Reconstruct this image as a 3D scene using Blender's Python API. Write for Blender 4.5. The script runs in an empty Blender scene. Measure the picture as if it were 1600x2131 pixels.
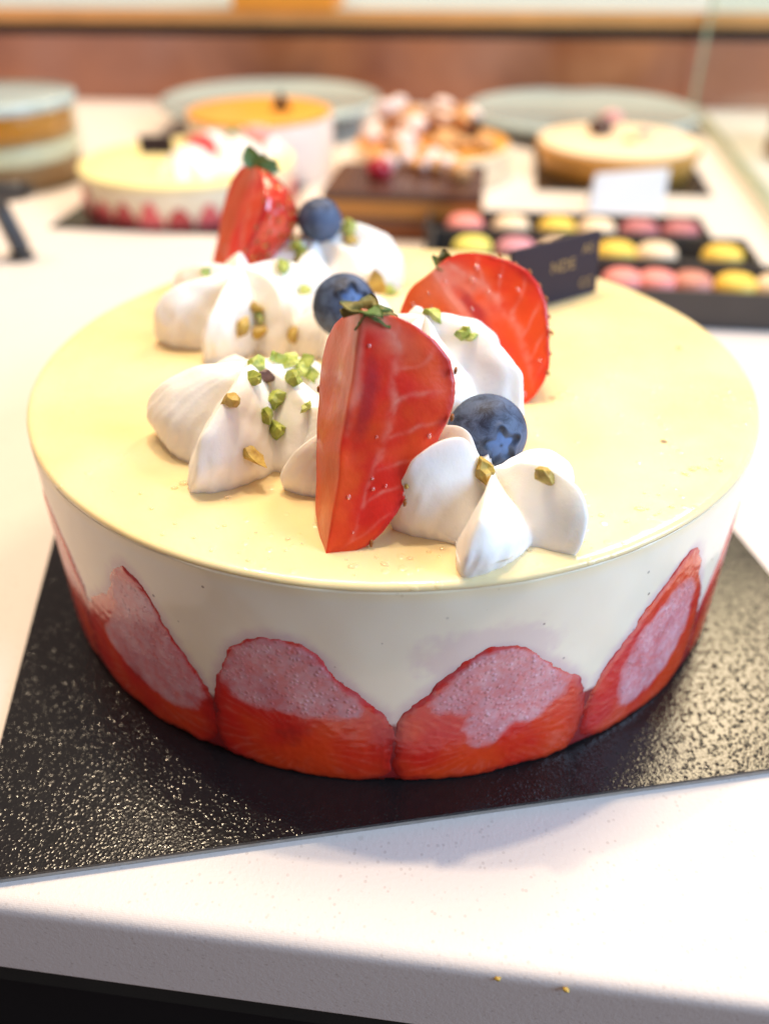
import bpy, math, random
import numpy as np
from mathutils import Vector, Matrix
from mathutils.bvhtree import BVHTree
from mathutils import noise as mn

S = 0.01                      # every measure below is in centimetres
SC = bpy.context.scene
COL = SC.collection
PI = math.pi
R_ = math.radians

# ------------------------------------------------------------------ camera
CAM = np.array([0.0, -17.838, 13.229])
cR = np.array([0.99995888, 0.00893947, -0.00152775])
cU = np.array([-0.00396304, 0.58224312, 0.81300507])
cF = np.array([-0.00815736, 0.81296558, -0.5822546])
FPX = 1752.4
cd = bpy.data.cameras.new('camera'); co = bpy.data.objects.new('camera', cd); COL.objects.link(co)
m = Matrix(((cR[0], cU[0], -cF[0], CAM[0]*S), (cR[1], cU[1], -cF[1], CAM[1]*S), (cR[2], cU[2], -cF[2], CAM[2]*S), (0, 0, 0, 1)))
co.matrix_world = m
cd.sensor_fit = 'VERTICAL'; cd.sensor_height = 24.0; cd.lens = 24.0*FPX/2131.0
cd.clip_start = 0.005; cd.clip_end = 30
cd.dof.use_dof = True; cd.dof.focus_distance = 0.143; cd.dof.aperture_fstop = cd.lens/3.8
SC.camera = co

# ------------------------------------------------------------------ world and lamps
wd = bpy.data.worlds.new('World'); SC.world = wd; wd.use_nodes = True
bg = wd.node_tree.nodes['Background']; bg.inputs[0].default_value = (1.0, 0.78, 0.72, 1); bg.inputs[1].default_value = 0.30
SC.view_settings.view_transform = 'Standard'; SC.view_settings.look = 'None'
SC.view_settings.exposure = 0.15; SC.view_settings.gamma = 1.0; SC.view_settings.use_curve_mapping = False
SC.cycles.max_bounces = 8; SC.cycles.sample_clamp_indirect = 6.0; SC.cycles.use_denoising = True
SC.cycles.transparent_max_bounces = 8

def lamp(name, loc, target, size, power, color, shape='DISK', size_y=None):
    l = bpy.data.lights.new(name, 'AREA'); l.shape = shape; l.size = size*S
    if size_y: l.size_y = size_y*S
    l.energy = power; l.color = color
    o = bpy.data.objects.new(name, l); COL.objects.link(o)
    p = Vector(loc)*S; o.location = p
    o.rotation_euler = (Vector(target)*S - p).to_track_quat('-Z', 'Y').to_euler()
    return o
lamp('ceiling_lamp', (10, 42, 160), (0, 5, 0), 6, 10.0, (1.0, 0.80, 0.55))
lamp('ceiling_lamp', (-46, 44, 158), (0, 5, 0), 6, 8.5, (1.0, 0.78, 0.52))
lamp('warm_area_lamp', (64, 98, 122), (4, -5, 0), 36, 11.5, (1.0, 0.80, 0.52), 'RECTANGLE', 44)
lamp('window_light', (105, -38, 62), (0, 5, 2), 70, 19.0, (0.44, 0.69, 1.0), 'RECTANGLE', 70)
lamp('warm_area_lamp', (-12, 62, 150), (-2, 45, 0), 50, 14.5, (1.0, 0.80, 0.56), 'RECTANGLE', 50)  # added fill lamp, unseen source, brightens the counter and cakes at the back

# ------------------------------------------------------------------ node helpers
class NT:
    def __init__(s, name):
        s.m = bpy.data.materials.new(name); s.m.use_nodes = True
        s.t = s.m.node_tree; s.n = s.t.nodes; s.b = s.n['Principled BSDF']; s.out = s.n['Material Output']
    def node(s, typ, **kw):
        n = s.n.new(typ)
        for k, v in kw.items(): setattr(n, k, v)
        return n
    def link(s, a, b): s.t.links.new(a, b)
    def set(s, **kw):
        for k, v in kw.items():
            k = k.replace('_', ' ')
            i = s.b.inputs[k]
            if hasattr(v, 'is_linked') or hasattr(v, 'links'): s.link(v, i)
            elif isinstance(v, tuple) and len(v) == 3 and i.type == 'RGBA': i.default_value = (*v, 1)
            else: i.default_value = v
        return s
    def coord(s, kind='Object'): return s.node('ShaderNodeTexCoord').outputs[kind]
    def noise(s, scale, detail=3, rough=.5, vec=None, dist=0, out='Fac'):
        n = s.node('ShaderNodeTexNoise'); n.inputs['Scale'].default_value = scale
        n.inputs['Detail'].default_value = detail; n.inputs['Roughness'].default_value = rough; n.inputs['Distortion'].default_value = dist
        s.link(vec or s.coord(), n.inputs['Vector']); return n.outputs[out]
    def voro(s, scale, out='Distance', feature='F1', vec=None, rnd=1.0):
        n = s.node('ShaderNodeTexVoronoi', feature=feature); n.inputs['Scale'].default_value = scale
        n.inputs['Randomness'].default_value = rnd
        s.link(vec or s.coord(), n.inputs['Vector']); return n.outputs[out]
    def ramp(s, fac, stops, interp='LINEAR'):
        n = s.node('ShaderNodeValToRGB'); cr = n.color_ramp; cr.interpolation = interp
        while len(cr.elements) < len(stops): cr.elements.new(0.5)
        for e, (p, c) in zip(cr.elements, stops):
            e.position = p; e.color = (*c, 1) if isinstance(c, tuple) else (c, c, c, 1)
        s.link(fac, n.inputs[0]); return n.outputs[0]
    def mix(s, fac, a, b, mode='MIX'):
        n = s.node('ShaderNodeMix', data_type='RGBA', blend_type=mode)
        for sock, v in ((n.inputs[0], fac), (n.inputs[6], a), (n.inputs[7], b)):
            if hasattr(v, 'links'): s.link(v, sock)
            elif isinstance(v, tuple): sock.default_value = (*v, 1)
            else: sock.default_value = v
        return n.outputs[2]
    def math(s, op, a, b=0.0, c=0.0):
        n = s.node('ShaderNodeMath', operation=op)
        for sock, v in zip(n.inputs, (a, b, c)):
            if hasattr(v, 'links'): s.link(v, sock)
            else: sock.default_value = v
        return n.outputs[0]
    def attr(s, name, out='Fac'):
        n = s.node('ShaderNodeAttribute', attribute_name=name); return n.outputs[out]
    def bump(s, h, strength=.3, dist=.0005, normal=None, sock='Normal'):
        n = s.node('ShaderNodeBump'); n.inputs['Strength'].default_value = strength; n.inputs['Distance'].default_value = dist
        s.link(h, n.inputs['Height'])
        if normal: s.link(normal, n.inputs['Normal'])
        if sock: s.link(n.outputs[0], s.b.inputs[sock])
        return n.outputs[0]

def sss(nt, w, rad, col=None):
    nt.b.inputs['Subsurface Weight'].default_value = w
    nt.b.inputs['Subsurface Radius'].default_value = rad
    nt.b.inputs['Subsurface Scale'].default_value = 0.01
    return nt

# ---- materials
def m_simple(name, col, rough=.5, var=.12, scale=150, bump=.15, **kw):
    t = NT(name); n = t.noise(scale, 4)
    c = t.mix(n, tuple(max(0, x*(1-var)) for x in col), tuple(min(1, x*(1+var)) for x in col))
    t.set(Base_Color=c, Roughness=rough, **kw)
    if bump: t.bump(t.noise(scale*4, 4), bump, .0004)
    return t.m

t = NT('glaze')   # custard coloured jelly glaze with vanilla specks
n1 = t.noise(38, 3, vec=None); c = t.mix(t.ramp(n1, [(.35, 0.0), (.7, 1.0)]), (.96, .69, .34), (.96, .76, .44))
sp = t.ramp(t.voro(85), [(.0, 1.0), (.055, 1.0), (.075, 0.0)]); pick = t.ramp(t.noise(60, 1), [(.5, 0.0), (.6, 1.0)])
c = t.mix(t.math('MULTIPLY', t.math('MULTIPLY', sp, pick), .8), c, (.10, .06, .03))
sp2 = t.ramp(t.voro(34), [(.0, 1.0), (.05, .6), (.12, 0.0)])
c = t.mix(t.math('MULTIPLY', sp2, .35), c, (.80, .48, .08))
t.set(Base_Color=c, Roughness=.32, Coat_Weight=.6, Coat_Roughness=.09, Specular_IOR_Level=.3)
bm = t.bump(t.noise(26, 2), .5, .0012, sock=None); bm = t.bump(t.noise(150, 3, .6), .35, .0003, bm, sock=None)
dr = t.ramp(t.voro(330), [(.0, 1.0), (.16, .85), (.26, 0.0)]); dm = t.ramp(t.noise(70, 2), [(.50, 0.0), (.56, 1.0)])
bm = t.bump(t.math('MULTIPLY', dr, dm), .35, .0003, bm, sock=None)
t.link(bm, t.b.inputs['Coat Normal']); t.link(bm, t.b.inputs['Normal'])
sss(t, .35, (1.0, .7, .3)); t.b.inputs['Subsurface Scale'].default_value = .004
M_glaze = t.m

t = NT('mousse')
n1 = t.noise(90, 3); c = t.mix(n1, (.84, .74, .57), (.87, .79, .64))
sp = t.ramp(t.voro(240), [(.0, 1.0), (.06, 1.0), (.09, 0.0)]); pick = t.ramp(t.noise(90, 1), [(.42, 0.0), (.5, 1.0)])
c = t.mix(t.math('MULTIPLY', t.math('MULTIPLY', sp, pick), .75), c, (.13, .08, .05))
sp2 = t.ramp(t.voro(55), [(.0, 1.0), (.05, .8), (.09, 0.0)]); c = t.mix(t.math('MULTIPLY', sp2, .3), c, (.45, .30, .14))
c = t.mix(t.attr('custard'), c, (.92, .75, .48))
c = t.mix(t.attr('stain'), c, (.62, .40, .46))
c = t.mix(t.attr('juice'), c, (.26, .012, .014))
t.set(Base_Color=c, Roughness=.42, Coat_Weight=.35, Coat_Roughness=.12)
t.bump(t.noise(300, 4), .12, .0003)
sss(t, .4, (1, .8, .5)); t.b.inputs['Subsurface Scale'].default_value = .004
M_mousse = t.m

t = NT('whipped_cream')
n1 = t.noise(60, 2); c = t.mix(n1, (.89, .86, .81), (.92, .90, .86))
sp = t.ramp(t.voro(170), [(.0, 1.0), (.05, 1.0), (.07, 0.0)]); pick = t.ramp(t.noise(100, 1), [(.6, 0.0), (.66, 1.0)])
c = t.mix(t.math('MULTIPLY', t.math('MULTIPLY', sp, pick), .6), c, (.2, .12, .06))
t.set(Base_Color=c, Roughness=.55, Specular_IOR_Level=.35)
b1 = t.bump(t.noise(130, 3), .22, .0010, sock=None)
t.bump(t.noise(900, 4, .7), .28, .00035, b1)
sss(t, .55, (1, .85, .6)); t.b.inputs['Subsurface Scale'].default_value = .0035
M_cream = t.m

def m_fruit(name, rough=.22, coat=.6, fine=1400, bs=.25):
    t = NT(name)
    c = t.node('ShaderNodeVertexColor', layer_name='col').outputs[0]
    n = t.noise(fine, 3, .7)
    c = t.mix(.26, c, t.mix(n, (.12, .0, .0), (1, .55, .35)), 'OVERLAY')
    t.set(Base_Color=c, Roughness=rough, Coat_Weight=coat, Coat_Roughness=.12)
    b1 = t.bump(t.noise(fine*.8, 3, .7), bs, .0002, sock=None)
    t.bump(t.noise(220, 3), .35, .0006, b1)
    sss(t, .18, (1, .2, .08)); t.b.inputs['Subsurface Scale'].default_value = .0025
    return t.m
M_cut = m_fruit('strawberry_flesh', .34, .22)
t = NT('strawberry_skin')
c = t.mix(t.noise(70, 3), (.50, .012, .008), (.70, .05, .012))
sd = t.voro(330, rnd=.35); c = t.mix(t.ramp(sd, [(.0, 1.0), (.16, 1.0), (.22, 0.0)]), c, (.60, .32, .06))
t.set(Base_Color=c, Roughness=.22, Coat_Weight=.8, Coat_Roughness=.08)
t.bump(t.ramp(sd, [(.0, .55), (.15, .5), (.22, 0.0), (.5, 1.0)]), .5, .0006)
sss(t, .25, (1, .2, .1)); t.b.inputs['Subsurface Scale'].default_value = .003
M_skin = t.m
# strawberry slices set into the side of the cake, wet against the film
t = NT('pressed_strawberry')
c = t.node('ShaderNodeVertexColor', layer_name='col').outputs[0]
c = t.mix(.16, c, t.mix(t.noise(500, 3, .7), (.1, 0, 0), (1, .5, .3)), 'OVERLAY')
fr = t.attr('frost'); bub = t.voro(900)
c = t.mix(fr, c, t.mix(t.ramp(t.noise(150, 4, .65, dist=.5), [(.35, 0.0), (.65, 1.0)]), (.54, .22, .26), (.70, .40, .45)))
t.set(Base_Color=c, Roughness=t.mix(fr, (.22, .22, .22), (.5, .5, .5)), Coat_Weight=.3, Coat_Roughness=.1)
b1 = t.bump(t.math('MULTIPLY', fr, t.ramp(bub, [(.0, 1.0), (.45, 0.0)])), .7, .0003, sock=None)
t.bump(t.noise(160, 3), .3, .0006, b1)
sss(t, .3, (1, .25, .12)); t.b.inputs['Subsurface Scale'].default_value = .003
M_slice = t.m

t = NT('blueberry_skin')
n1 = t.noise(420, 5, .75, dist=.8); n2 = t.noise(110, 3)
f = t.ramp(t.math('MULTIPLY', t.math('ADD', n1, n2), .5), [(.40, 0.0), (.56, 1.0)])
c = t.mix(f, (.012, .018, .040), (.080, .120, .215))
c = t.mix(t.attr('pale'), c, (.10, .19, .42))
c = t.mix(t.attr('dark'), c, (.004, .006, .012))
t.set(Base_Color=c, Roughness=.55, Specular_IOR_Level=.3)
t.bump(n1, .25, .0003); M_blue = t.m

def m_nut(name, a, b):
    t = NT(name); t.set(Base_Color=t.mix(t.ramp(t.noise(400, 3), [(.35, 0.0), (.65, 1.0)]), a, b), Roughness=.5)
    t.bump(t.noise(700, 4), .5, .0005); sss(t, .2, (.6, 1, .2)); t.b.inputs['Subsurface Scale'].default_value = .001
    return t.m
M_pis = {'green': m_nut('pistachio_green', (.16, .22, .012), (.44, .48, .09)),
         'lime': m_nut('pistachio_lime', (.24, .32, .02), (.55, .58, .17)),
         'brown': m_nut('pistachio_brown', (.34, .20, .03), (.58, .42, .10)),
         'purple': m_nut('pistachio_skin', (.10, .045, .05), (.22, .12, .09))}
M_leaf = m_simple('strawberry_leaf', (.09, .17, .035), .5, .35, 300, .4)
M_leafd = m_simple('dry_sepal', (.20, .17, .04), .6, .4, 400, .4)
M_choc = m_simple('dark_chocolate', (.030, .018, .026), .5, .15, 120, .1, Specular_IOR_Level=.25)
M_gold = m_simple('gold_print', (.34, .22, .08), .5, .1, 200, 0, Metallic=.2)

t = NT('black_laminate')
n1 = t.noise(520, 4, .65); n2 = t.voro(2300, feature='F1')
t.set(Base_Color=t.mix(n1, (.006, .006, .007), (.016, .015, .015)), Roughness=.14, Specular_IOR_Level=.45)
b1 = t.bump(t.math('MULTIPLY', t.ramp(t.voro(1350), [(.0, 1.0), (.55, 0.0)]), t.ramp(t.noise(900, 2), [(.40, 0.15), (.62, 1.0)])), .6, .00014, sock=None); t.bump(n2, .4, .00005, b1)
M_board = t.m
M_boardedge = m_simple('board_core', (.30, .28, .25), .7, .3, 500, .3)
t = NT('quartz')
sp = t.ramp(t.voro(700), [(.0, 1.0), (.16, 1.0), (.26, 0.0)]); pk = t.ramp(t.noise(400, 2), [(.44, 0.0), (.56, 1.0)])
c = t.mix(t.noise(30, 4), (.71, .64, .60), (.76, .69, .65))
c = t.mix(t.math('MULTIPLY', t.math('MULTIPLY', sp, pk), .34), c, (.40, .33, .29))
sp = t.ramp(t.voro(90), [(.0, 1.0), (.04, 1.0), (.06, 0.0)]); c = t.mix(t.math('MULTIPLY', sp, .25), c, (.40, .33, .28))
t.set(Base_Color=c, Roughness=.42, Specular_IOR_Level=.3)
t.bump(t.noise(1100, 4, .7), .3, .0003); M_quartz = t.m
M_black = m_simple('black_steel', (.022, .021, .018), .42, .3, 60, .15)
M_void = m_simple('black_cabinet', (.006, .005, .006), .5, .3, 40, .1)
t = NT('brown_marble')
n1 = t.noise(9, 5, .6, dist=1.0)
c = t.mix(t.ramp(n1, [(.3, 0.0), (.7, 1.0)]), (.26, .062, .016), (.55, .20, .08))
c = t.mix(t.ramp(t.noise(4.5, 3), [(.45, 0.0), (.7, .8)]), c, (.42, .22, .17))
t.set(Base_Color=c, Roughness=.35)
M_marble = t.m
M_wood = m_simple('orange_wood', (.62, .30, .10), .45, .2, 30, .05)
M_sill = m_simple('pale_sill', (.42, .50, .53), .4, .08, 20, .05)
M_amber = m_simple('amber_card', (.80, .30, .03), .5, .15, 20, .05)
M_plate = m_simple('celadon_glaze', (.44, .54, .53), .18, .06, 20, .03, Coat_Weight=.6)
M_white = m_simple('white_card', (.82, .82, .86), .6, .02, 30, .02)
t = NT('clear_glass'); t.n.remove(t.b)
tr = t.node('ShaderNodeBsdfTransparent'); tr.inputs[0].default_value = (.93, .97, .95, 1)
gl = t.node('ShaderNodeBsdfGlossy'); gl.inputs['Roughness'].default_value = .03
lw = t.node('ShaderNodeLayerWeight'); lw.inputs[0].default_value = .25
mx = t.node('ShaderNodeMixShader'); t.link(t.math('MULTIPLY', lw.outputs['Fresnel'], .12), mx.inputs[0]); t.link(tr.outputs[0], mx.inputs[1]); t.link(gl.outputs[0], mx.inputs[2])
t.link(mx.outputs[0], t.out.inputs[0]); M_glass = t.m
M_glassedge = m_simple('glass_edge', (.50, .52, .36), .2, .1, 20, 0, Coat_Weight=.8)
pal = {'pink': (.85, .28, .25), 'mauve': (.62, .26, .32), 'cream': (.86, .66, .46), 'yellow': (.86, .58, .08), 'lemon': (.80, .70, .14),
       'salmon': (.60, .24, .18), 'rose': (.48, .15, .17)}
M_mac = {k: m_simple('macaron_'+k, v, .55, .1, 90, .25) for k, v in pal.items()}
def cm(name, col, **kw): return m_simple(name, col, kw.pop('rough', .5), kw.pop('var', .15), kw.pop('scale', 80), kw.pop('bump', .3), **kw)
M_custard = cm('custard', (.92, .76, .36)); M_pale = cm('pale_mousse', (.88, .76, .68)); M_caramel = cm('caramel_top', (.82, .36, .05), rough=.3)
M_tart = cm('tart_crust', (.56, .27, .05)); M_tartcream = cm('tart_cream', (.90, .68, .46)); M_sponge = cm('chocolate_sponge', (.26, .075, .015))
M_ganache = cm('ganache', (.085, .038, .028), rough=.25); M_fudge = cm('caramel_layer', (.46, .19, .035)); M_jelly = cm('red_jelly', (.50, .05, .05), rough=.25)
M_ivory = cm('ivory_cream', (.86, .74, .52)); M_amberfruit = cm('amber_fruit', (.72, .22, .006), rough=.2, var=.5, scale=160); M_biscuit = cm('biscuit', (.34, .15, .05))
M_nutA = cm('caramel_nut', (.60, .30, .11), var=.35); M_nutB = cm('sugared_nut', (.84, .66, .60), var=.2); M_nutC = cm('roasted_nut', (.42, .19, .09), var=.3)
M_rasp = cm('raspberry_red', (.42, .015, .03), rough=.3); M_petal = cm('pink_petal', (.72, .36, .34)); M_greenbit = cm('green_bit', (.12, .24, .04))
M_strawbit = cm('strawberry_bit', (.75, .12, .12), rough=.3); M_steelgrey = m_simple('dark_metal', (.065, .062, .060), .32, .2, 90, .05, Metallic=.3)

# ------------------------------------------------------------------ mesh helpers
def mk(name, V, F, mat, parent=None, loc=(0, 0, 0), smooth=True, attrs=None, cols=None, mats=None, midx=None):
    me = bpy.data.meshes.new(name)
    me.from_pydata([tuple(np.asarray(v, float)*S) for v in V], [], [tuple(int(i) for i in f) for f in F])
    for mt in (mats or [mat]): me.materials.append(mt)
    if midx is not None: me.polygons.foreach_set('material_index', np.asarray(midx, dtype=np.int32))
    me.polygons.foreach_set('use_smooth', [smooth]*len(me.polygons))
    for k, v in (attrs or {}).items():
        a = me.attributes.new(k, 'FLOAT', 'POINT'); a.data.foreach_set('value', np.asarray(v, dtype=np.float32))
    if cols is not None:
        a = me.color_attributes.new('col', 'FLOAT_COLOR', 'POINT')
        c = np.ones((len(V), 4), dtype=np.float32); c[:, :3] = cols; a.data.foreach_set('color', c.ravel())
    me.update()
    o = bpy.data.objects.new(name, me); COL.objects.link(o); o.location = Vector(loc)*S
    if parent: o.parent = parent
    return o
def tag(o, label=None, cat=None, group=None, kind=None):
    if label: o['label'] = label
    if cat: o['category'] = cat
    if group: o['group'] = group
    if kind: o['kind'] = kind
    return o
def thing(name, label, cat, loc, group=None, rz=0):
    o = bpy.data.objects.new(name, None); COL.objects.link(o); o.empty_display_size = .01
    o.location = Vector(loc)*S; o.rotation_euler = (0, 0, rz); return tag(o, label, cat, group)
def gridfaces(nu, nv, wrap_u=False, wrap_v=False, off=0):
    F = []
    for i in range(nu if wrap_u else nu-1):
        for j in range(nv if wrap_v else nv-1):
            a = i*nv+j; b = ((i+1) % nu)*nv+j; c = ((i+1) % nu)*nv+(j+1) % nv; d = i*nv+(j+1) % nv
            F.append((off+a, off+b, off+c, off+d))
    return F
def cyl_lathe(prof, n=96, wob=0, seed=0):
    """prof: list of (r, z). closed shape of revolution (starts and ends at r=0)"""
    V = []; rnd = random.Random(seed)
    for (r, z) in prof:
        for k in range(n):
            a = 2*PI*k/n; q = 1
            if wob: q = 1+wob*mn.noise(Vector((math.cos(a)*2+seed, math.sin(a)*2, z*.7)))
            V.append((r*q*math.cos(a), r*q*math.sin(a), z))
    F = []
    for i in range(len(prof)-1):
        for k in range(n): F.append((i*n+k, i*n+(k+1) % n, (i+1)*n+(k+1) % n, (i+1)*n+k))
    return V, F
def disc(r0, z0, z1, bev=.08, r1=None):
    r1 = r1 or r0; e = 1e-3
    return [(e, z0), (r0-bev, z0), (r0-bev*.3, z0+bev*.3), (r0, z0+bev), (r1, z1-bev), (r1-bev*.3, z1-bev*.3), (r1-bev, z1), (r1*.5, z1), (e, z1)]
def box(x0, x1, y0, y1, z0, z1, bev=.05):
    import bmesh
    bm = bmesh.new(); bmesh.ops.create_cube(bm, size=1)
    for v in bm.verts: v.co = Vector(((x0+x1)/2+v.co.x*(x1-x0), (y0+y1)/2+v.co.y*(y1-y0), (z0+z1)/2+v.co.z*(z1-z0)))
    if bev: bmesh.ops.bevel(bm, geom=bm.edges[:], offset=bev, segments=2, profile=.6, affect='EDGES')
    V = [tuple(v.co) for v in bm.verts]; F = [[v.index for v in f.verts] for f in bm.faces]
    bm.free(); return V, F
def tube(path, rad, n=12):
    """closed tube along a list of points; rad scalar or list"""
    P = [Vector(p) for p in path]; V = []; m_ = len(P)
    rr = rad if isinstance(rad, (list, tuple)) else [rad]*m_
    up = Vector((0, 0, 1))
    for i, p in enumerate(P):
        d = (P[min(i+1, m_-1)]-P[max(i-1, 0)]).normalized(); a = d.cross(up if abs(d.z) < .9 else Vector((1, 0, 0))).normalized(); b = d.cross(a)
        for k in range(n):
            t_ = 2*PI*k/n; V.append(tuple(p+(a*math.cos(t_)+b*math.sin(t_))*rr[i]))
    F = gridfaces(m_, n, wrap_v=True); F.append(list(range(n))[::-1]); F.append([(m_-1)*n+k for k in range(n)])
    return V, F
def ico(sub=2):
    import bmesh
    bm = bmesh.new(); bmesh.ops.create_icosphere(bm, subdivisions=sub, radius=1)
    V = np.array([tuple(v.co) for v in bm.verts]); F = [[v.index for v in f.verts] for f in bm.faces]; bm.free(); return V, F
ICO2 = ico(2); ICO3 = ico(3); ICO1 = ico(1)
def lump(seed, sx, sy, sz, rough=.35, base=ICO3, facet=0):
    V, F = base; out = []
    for v in V:
        q = 1+rough*mn.noise(Vector(v*1.3+seed*7.31))+rough*.4*mn.noise(Vector(v*3.1+seed*3.7))
        out.append((v[0]*sx*q, v[1]*sy*q, v[2]*sz*q))
    return np.array(out), F
def rotm(rx, ry, rz): 
    from mathutils import Euler
    return np.array(Euler((rx, ry, rz)).to_matrix())
def smooth01(x): x = np.clip(x, 0, 1); return x*x*(3-2*x)

HC = 4.76          # height of the cake's top above the board
RC = 8.0
solids = []        # surfaces on which the small toppings come to rest
def add_solid(V, F, loc): solids.append(([Vector(np.asarray(v)+np.asarray(loc)) for v in V], F))

# ------------------------------------------------------------------ setting: counter, wall
ROT = R_(-6.95)
def fr(x, y, ox=0, oy=0):   # counter-aligned frame
    return (x*math.cos(ROT)-y*math.sin(ROT)+ox, x*math.sin(ROT)+y*math.cos(ROT)+oy)
# counter slab: front top edge passes through (-6.4,-10.4) and (5.7,-11.9)
V, F = box(-70, 70, 0, 80, -2.38, -.20, .0)
cs, sn = math.cos(ROT), math.sin(ROT)
import bmesh
bm = bmesh.new()
for v in V: bm.verts.new(v)
bm.verts.ensure_lookup_table()
for f in F: bm.faces.new([bm.verts[i] for i in f])
ed = [e for e in bm.edges if all(abs(v.co.y) < 1e-4 for v in e.verts) and all(v.co.z > -.3 for v in e.verts)]
bmesh.ops.bevel(bm, geom=ed, offset=.34, segments=18, profile=.6, affect='EDGES')
ed = [e for e in bm.edges if all(abs(v.co.y) < 1e-4 for v in e.verts) and all(v.co.z < -2.3 for v in e.verts)]
bmesh.ops.bevel(bm, geom=ed, offset=.06, segments=2, profile=.6, affect='EDGES')
V = [tuple(v.co) for v in bm.verts]; F = [[v.index for v in f.verts] for f in bm.faces]; bm.free()
def place(V, ox, oy, rot=ROT): 
    c_, s_ = math.cos(rot), math.sin(rot); return [(x*c_-y*s_+ox, x*s_+y*c_+oy, z) for x, y, z in V]
OX, OY = 0.0, -11.15
ct = mk('counter', place(V, OX, OY), F, M_quartz, smooth=False); tag(ct, kind='structure')
V, F = box(-70, 70, .1, 79, -3.1, -2.384, .04)
tr_ = thing('counter_cabinet', 'black cabinet with a dark steel rail under the white counter', 'cabinet', (0, 0, -90))
mk('rail', [(x, y, z+90) for x, y, z in place(V, OX, OY)], F, M_black, tr_, smooth=False)
V, F = box(-70, 70, 1.3, 78, -90, -3.104, .1)
mk('front', [(x, y, z+90) for x, y, z in place(V, OX, OY)], F, M_void, tr_, smooth=False)
V, F = tube([(-7.2, 1.3, -4.1), (-6.9, .9, -4.2), (-6.2, .9, -4.2), (-5.9, 1.3, -3.9)], .14, 10)
mk('handle', [(x, y, z+90) for x, y, z in place(V, OX, OY)], F, M_steelgrey, tr_)
V, F = box(-400, 400, -300, 400, -90.4, -90, 0)
tag(mk('floor', V, F, M_void, smooth=False), kind='structure')

WR = R_(-4.6); WX, WY = 0.0, 60.2
V, F = box(-90, 90, 0, 3, -.198, 4.7, 0)
w = mk('wall', place(V, WX, WY, WR), F, M_marble, smooth=False); tag(w, 'brown red marble panel along the back of the counter', 'wall', kind='structure')
sl = thing('window_ledge', 'pale window ledge with an orange wooden front edge above the marble panel', 'ledge', (WX, WY, 4.7), rz=WR)
V, F = box(-90, 90, .25, 3, 0, .95, 0); mk('shadow_gap', V, F, M_void, sl, smooth=False)  # black block stands in for the shade under the wooden edge
V, F = box(-90, 90, -.5, .0, .953, 2.0, .1); mk('wood_edge', V, F, M_wood, sl, smooth=False)
V, F = box(-90, 90, .003, 40, .953, 1.98, 0); mk('sill_board', V, F, M_sill, sl, smooth=False)
bx = thing('box', 'orange box standing on the window ledge behind the tall pale cake', 'box', (-8.7, 60.6, 6.71), rz=WR)
V, F = box(-4.1, 4.1, -.9, 6, 0, 5, .15); mk('carton', V, F, M_amber, bx, smooth=False)
V, F = box(-4.15, 4.15, -.95, 6.05, 5, 5.6, .1); mk('lid', V, F, M_wood, bx, smooth=False)

# ------------------------------------------------------------------ cake board
BR = R_(9.6); BH = 8.75
bd = thing('cake_board', 'glossy black square board under the large cream cake', 'cake board', (0.05, .05, -.2), rz=BR)
V, F = box(-BH, BH, -BH, BH, 0, .125, .02); mk('core', V, F, M_boardedge, bd, smooth=False)
NB = 120; V = []; 
for i in range(NB+1):
    for j in range(NB+1):
        x = -BH+2*BH*i/NB; y = -BH+2*BH*j/NB
        V.append((x*1.002, y*1.002, .2+.012*mn.noise(Vector((x*.5, y*.5, 0)))-.012))
top = len(V)
F = gridfaces(NB+1, NB+1)
ring = [i*(NB+1) for i in range(NB+1)]+[NB*(NB+1)+j for j in range(1, NB+1)]+[i*(NB+1)+NB for i in range(NB-1, -1, -1)]+[j for j in range(NB-1, 0, -1)]
for k in ring: V.append((V[k][0], V[k][1], .127))
for k in range(len(ring)): F.append((ring[k], ring[(k+1) % len(ring)], top+(k+1) % len(ring), top+k))
F.append([top+k for k in range(len(ring))][::-1])
mk('black_film', V, F, M_board, bd, smooth=False)

# ------------------------------------------------------------------ the big cake
cake = thing('cake', 'large round vanilla cream cake with strawberry slices pressed into its side', 'cake', (0, 0, 0))
# slice outlines: (centre angle deg, [(d_angle, z)...]) measured on the cake's side (angle 0 faces the camera, + to the right)
OUT = [
 (-37.5, [(-52.5, .05), (-53, .8), (-51.5, 1.7), (-46, 2.35), (-41, 2.9), (-38.2, 3.65), (-35.6, 4.0), (-33.2, 3.7), (-31, 3.2), (-29, 2.6), (-26.5, 2.1), (-24.6, 1.65), (-24.1, .9), (-24.8, .2), (-27, .03)]),
 (-12, [(-23.8, .12), (-24.0, .9), (-23.4, 1.75), (-21.5, 2.5), (-19.4, 3.05), (-16.5, 3.4), (-13.5, 3.48), (-10.5, 3.36), (-8, 3.0), (-6, 2.62), (-4.2, 2.3), (-1.8, 1.98), (.2, 1.65), (.3, .9), (-.2, .25), (-3, .02), (-12, .02), (-21, .02)]),
 (13.5, [(.8, .15), (.5, 1.0), (.9, 1.65), (3, 2.05), (5.3, 2.45), (8, 2.95), (10.5, 3.15), (13, 3.3), (15.5, 3.24), (18, 2.98), (20.5, 2.62), (23.5, 2.2), (26.4, 1.6), (26.7, .8), (26.0, .25), (23, .03), (12, .02), (4, .02)]),
 (39, [(27.3, .2), (27.1, .9), (27.6, 1.55), (30, 2.1), (33, 2.7), (36.5, 3.2), (40, 3.62), (42.8, 3.85), (44.8, 3.7), (46.5, 3.2), (48.5, 2.55), (50.8, 1.9), (51.6, 1.2), (51.2, .4), (48, .03), (34, .02)]),
]
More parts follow.
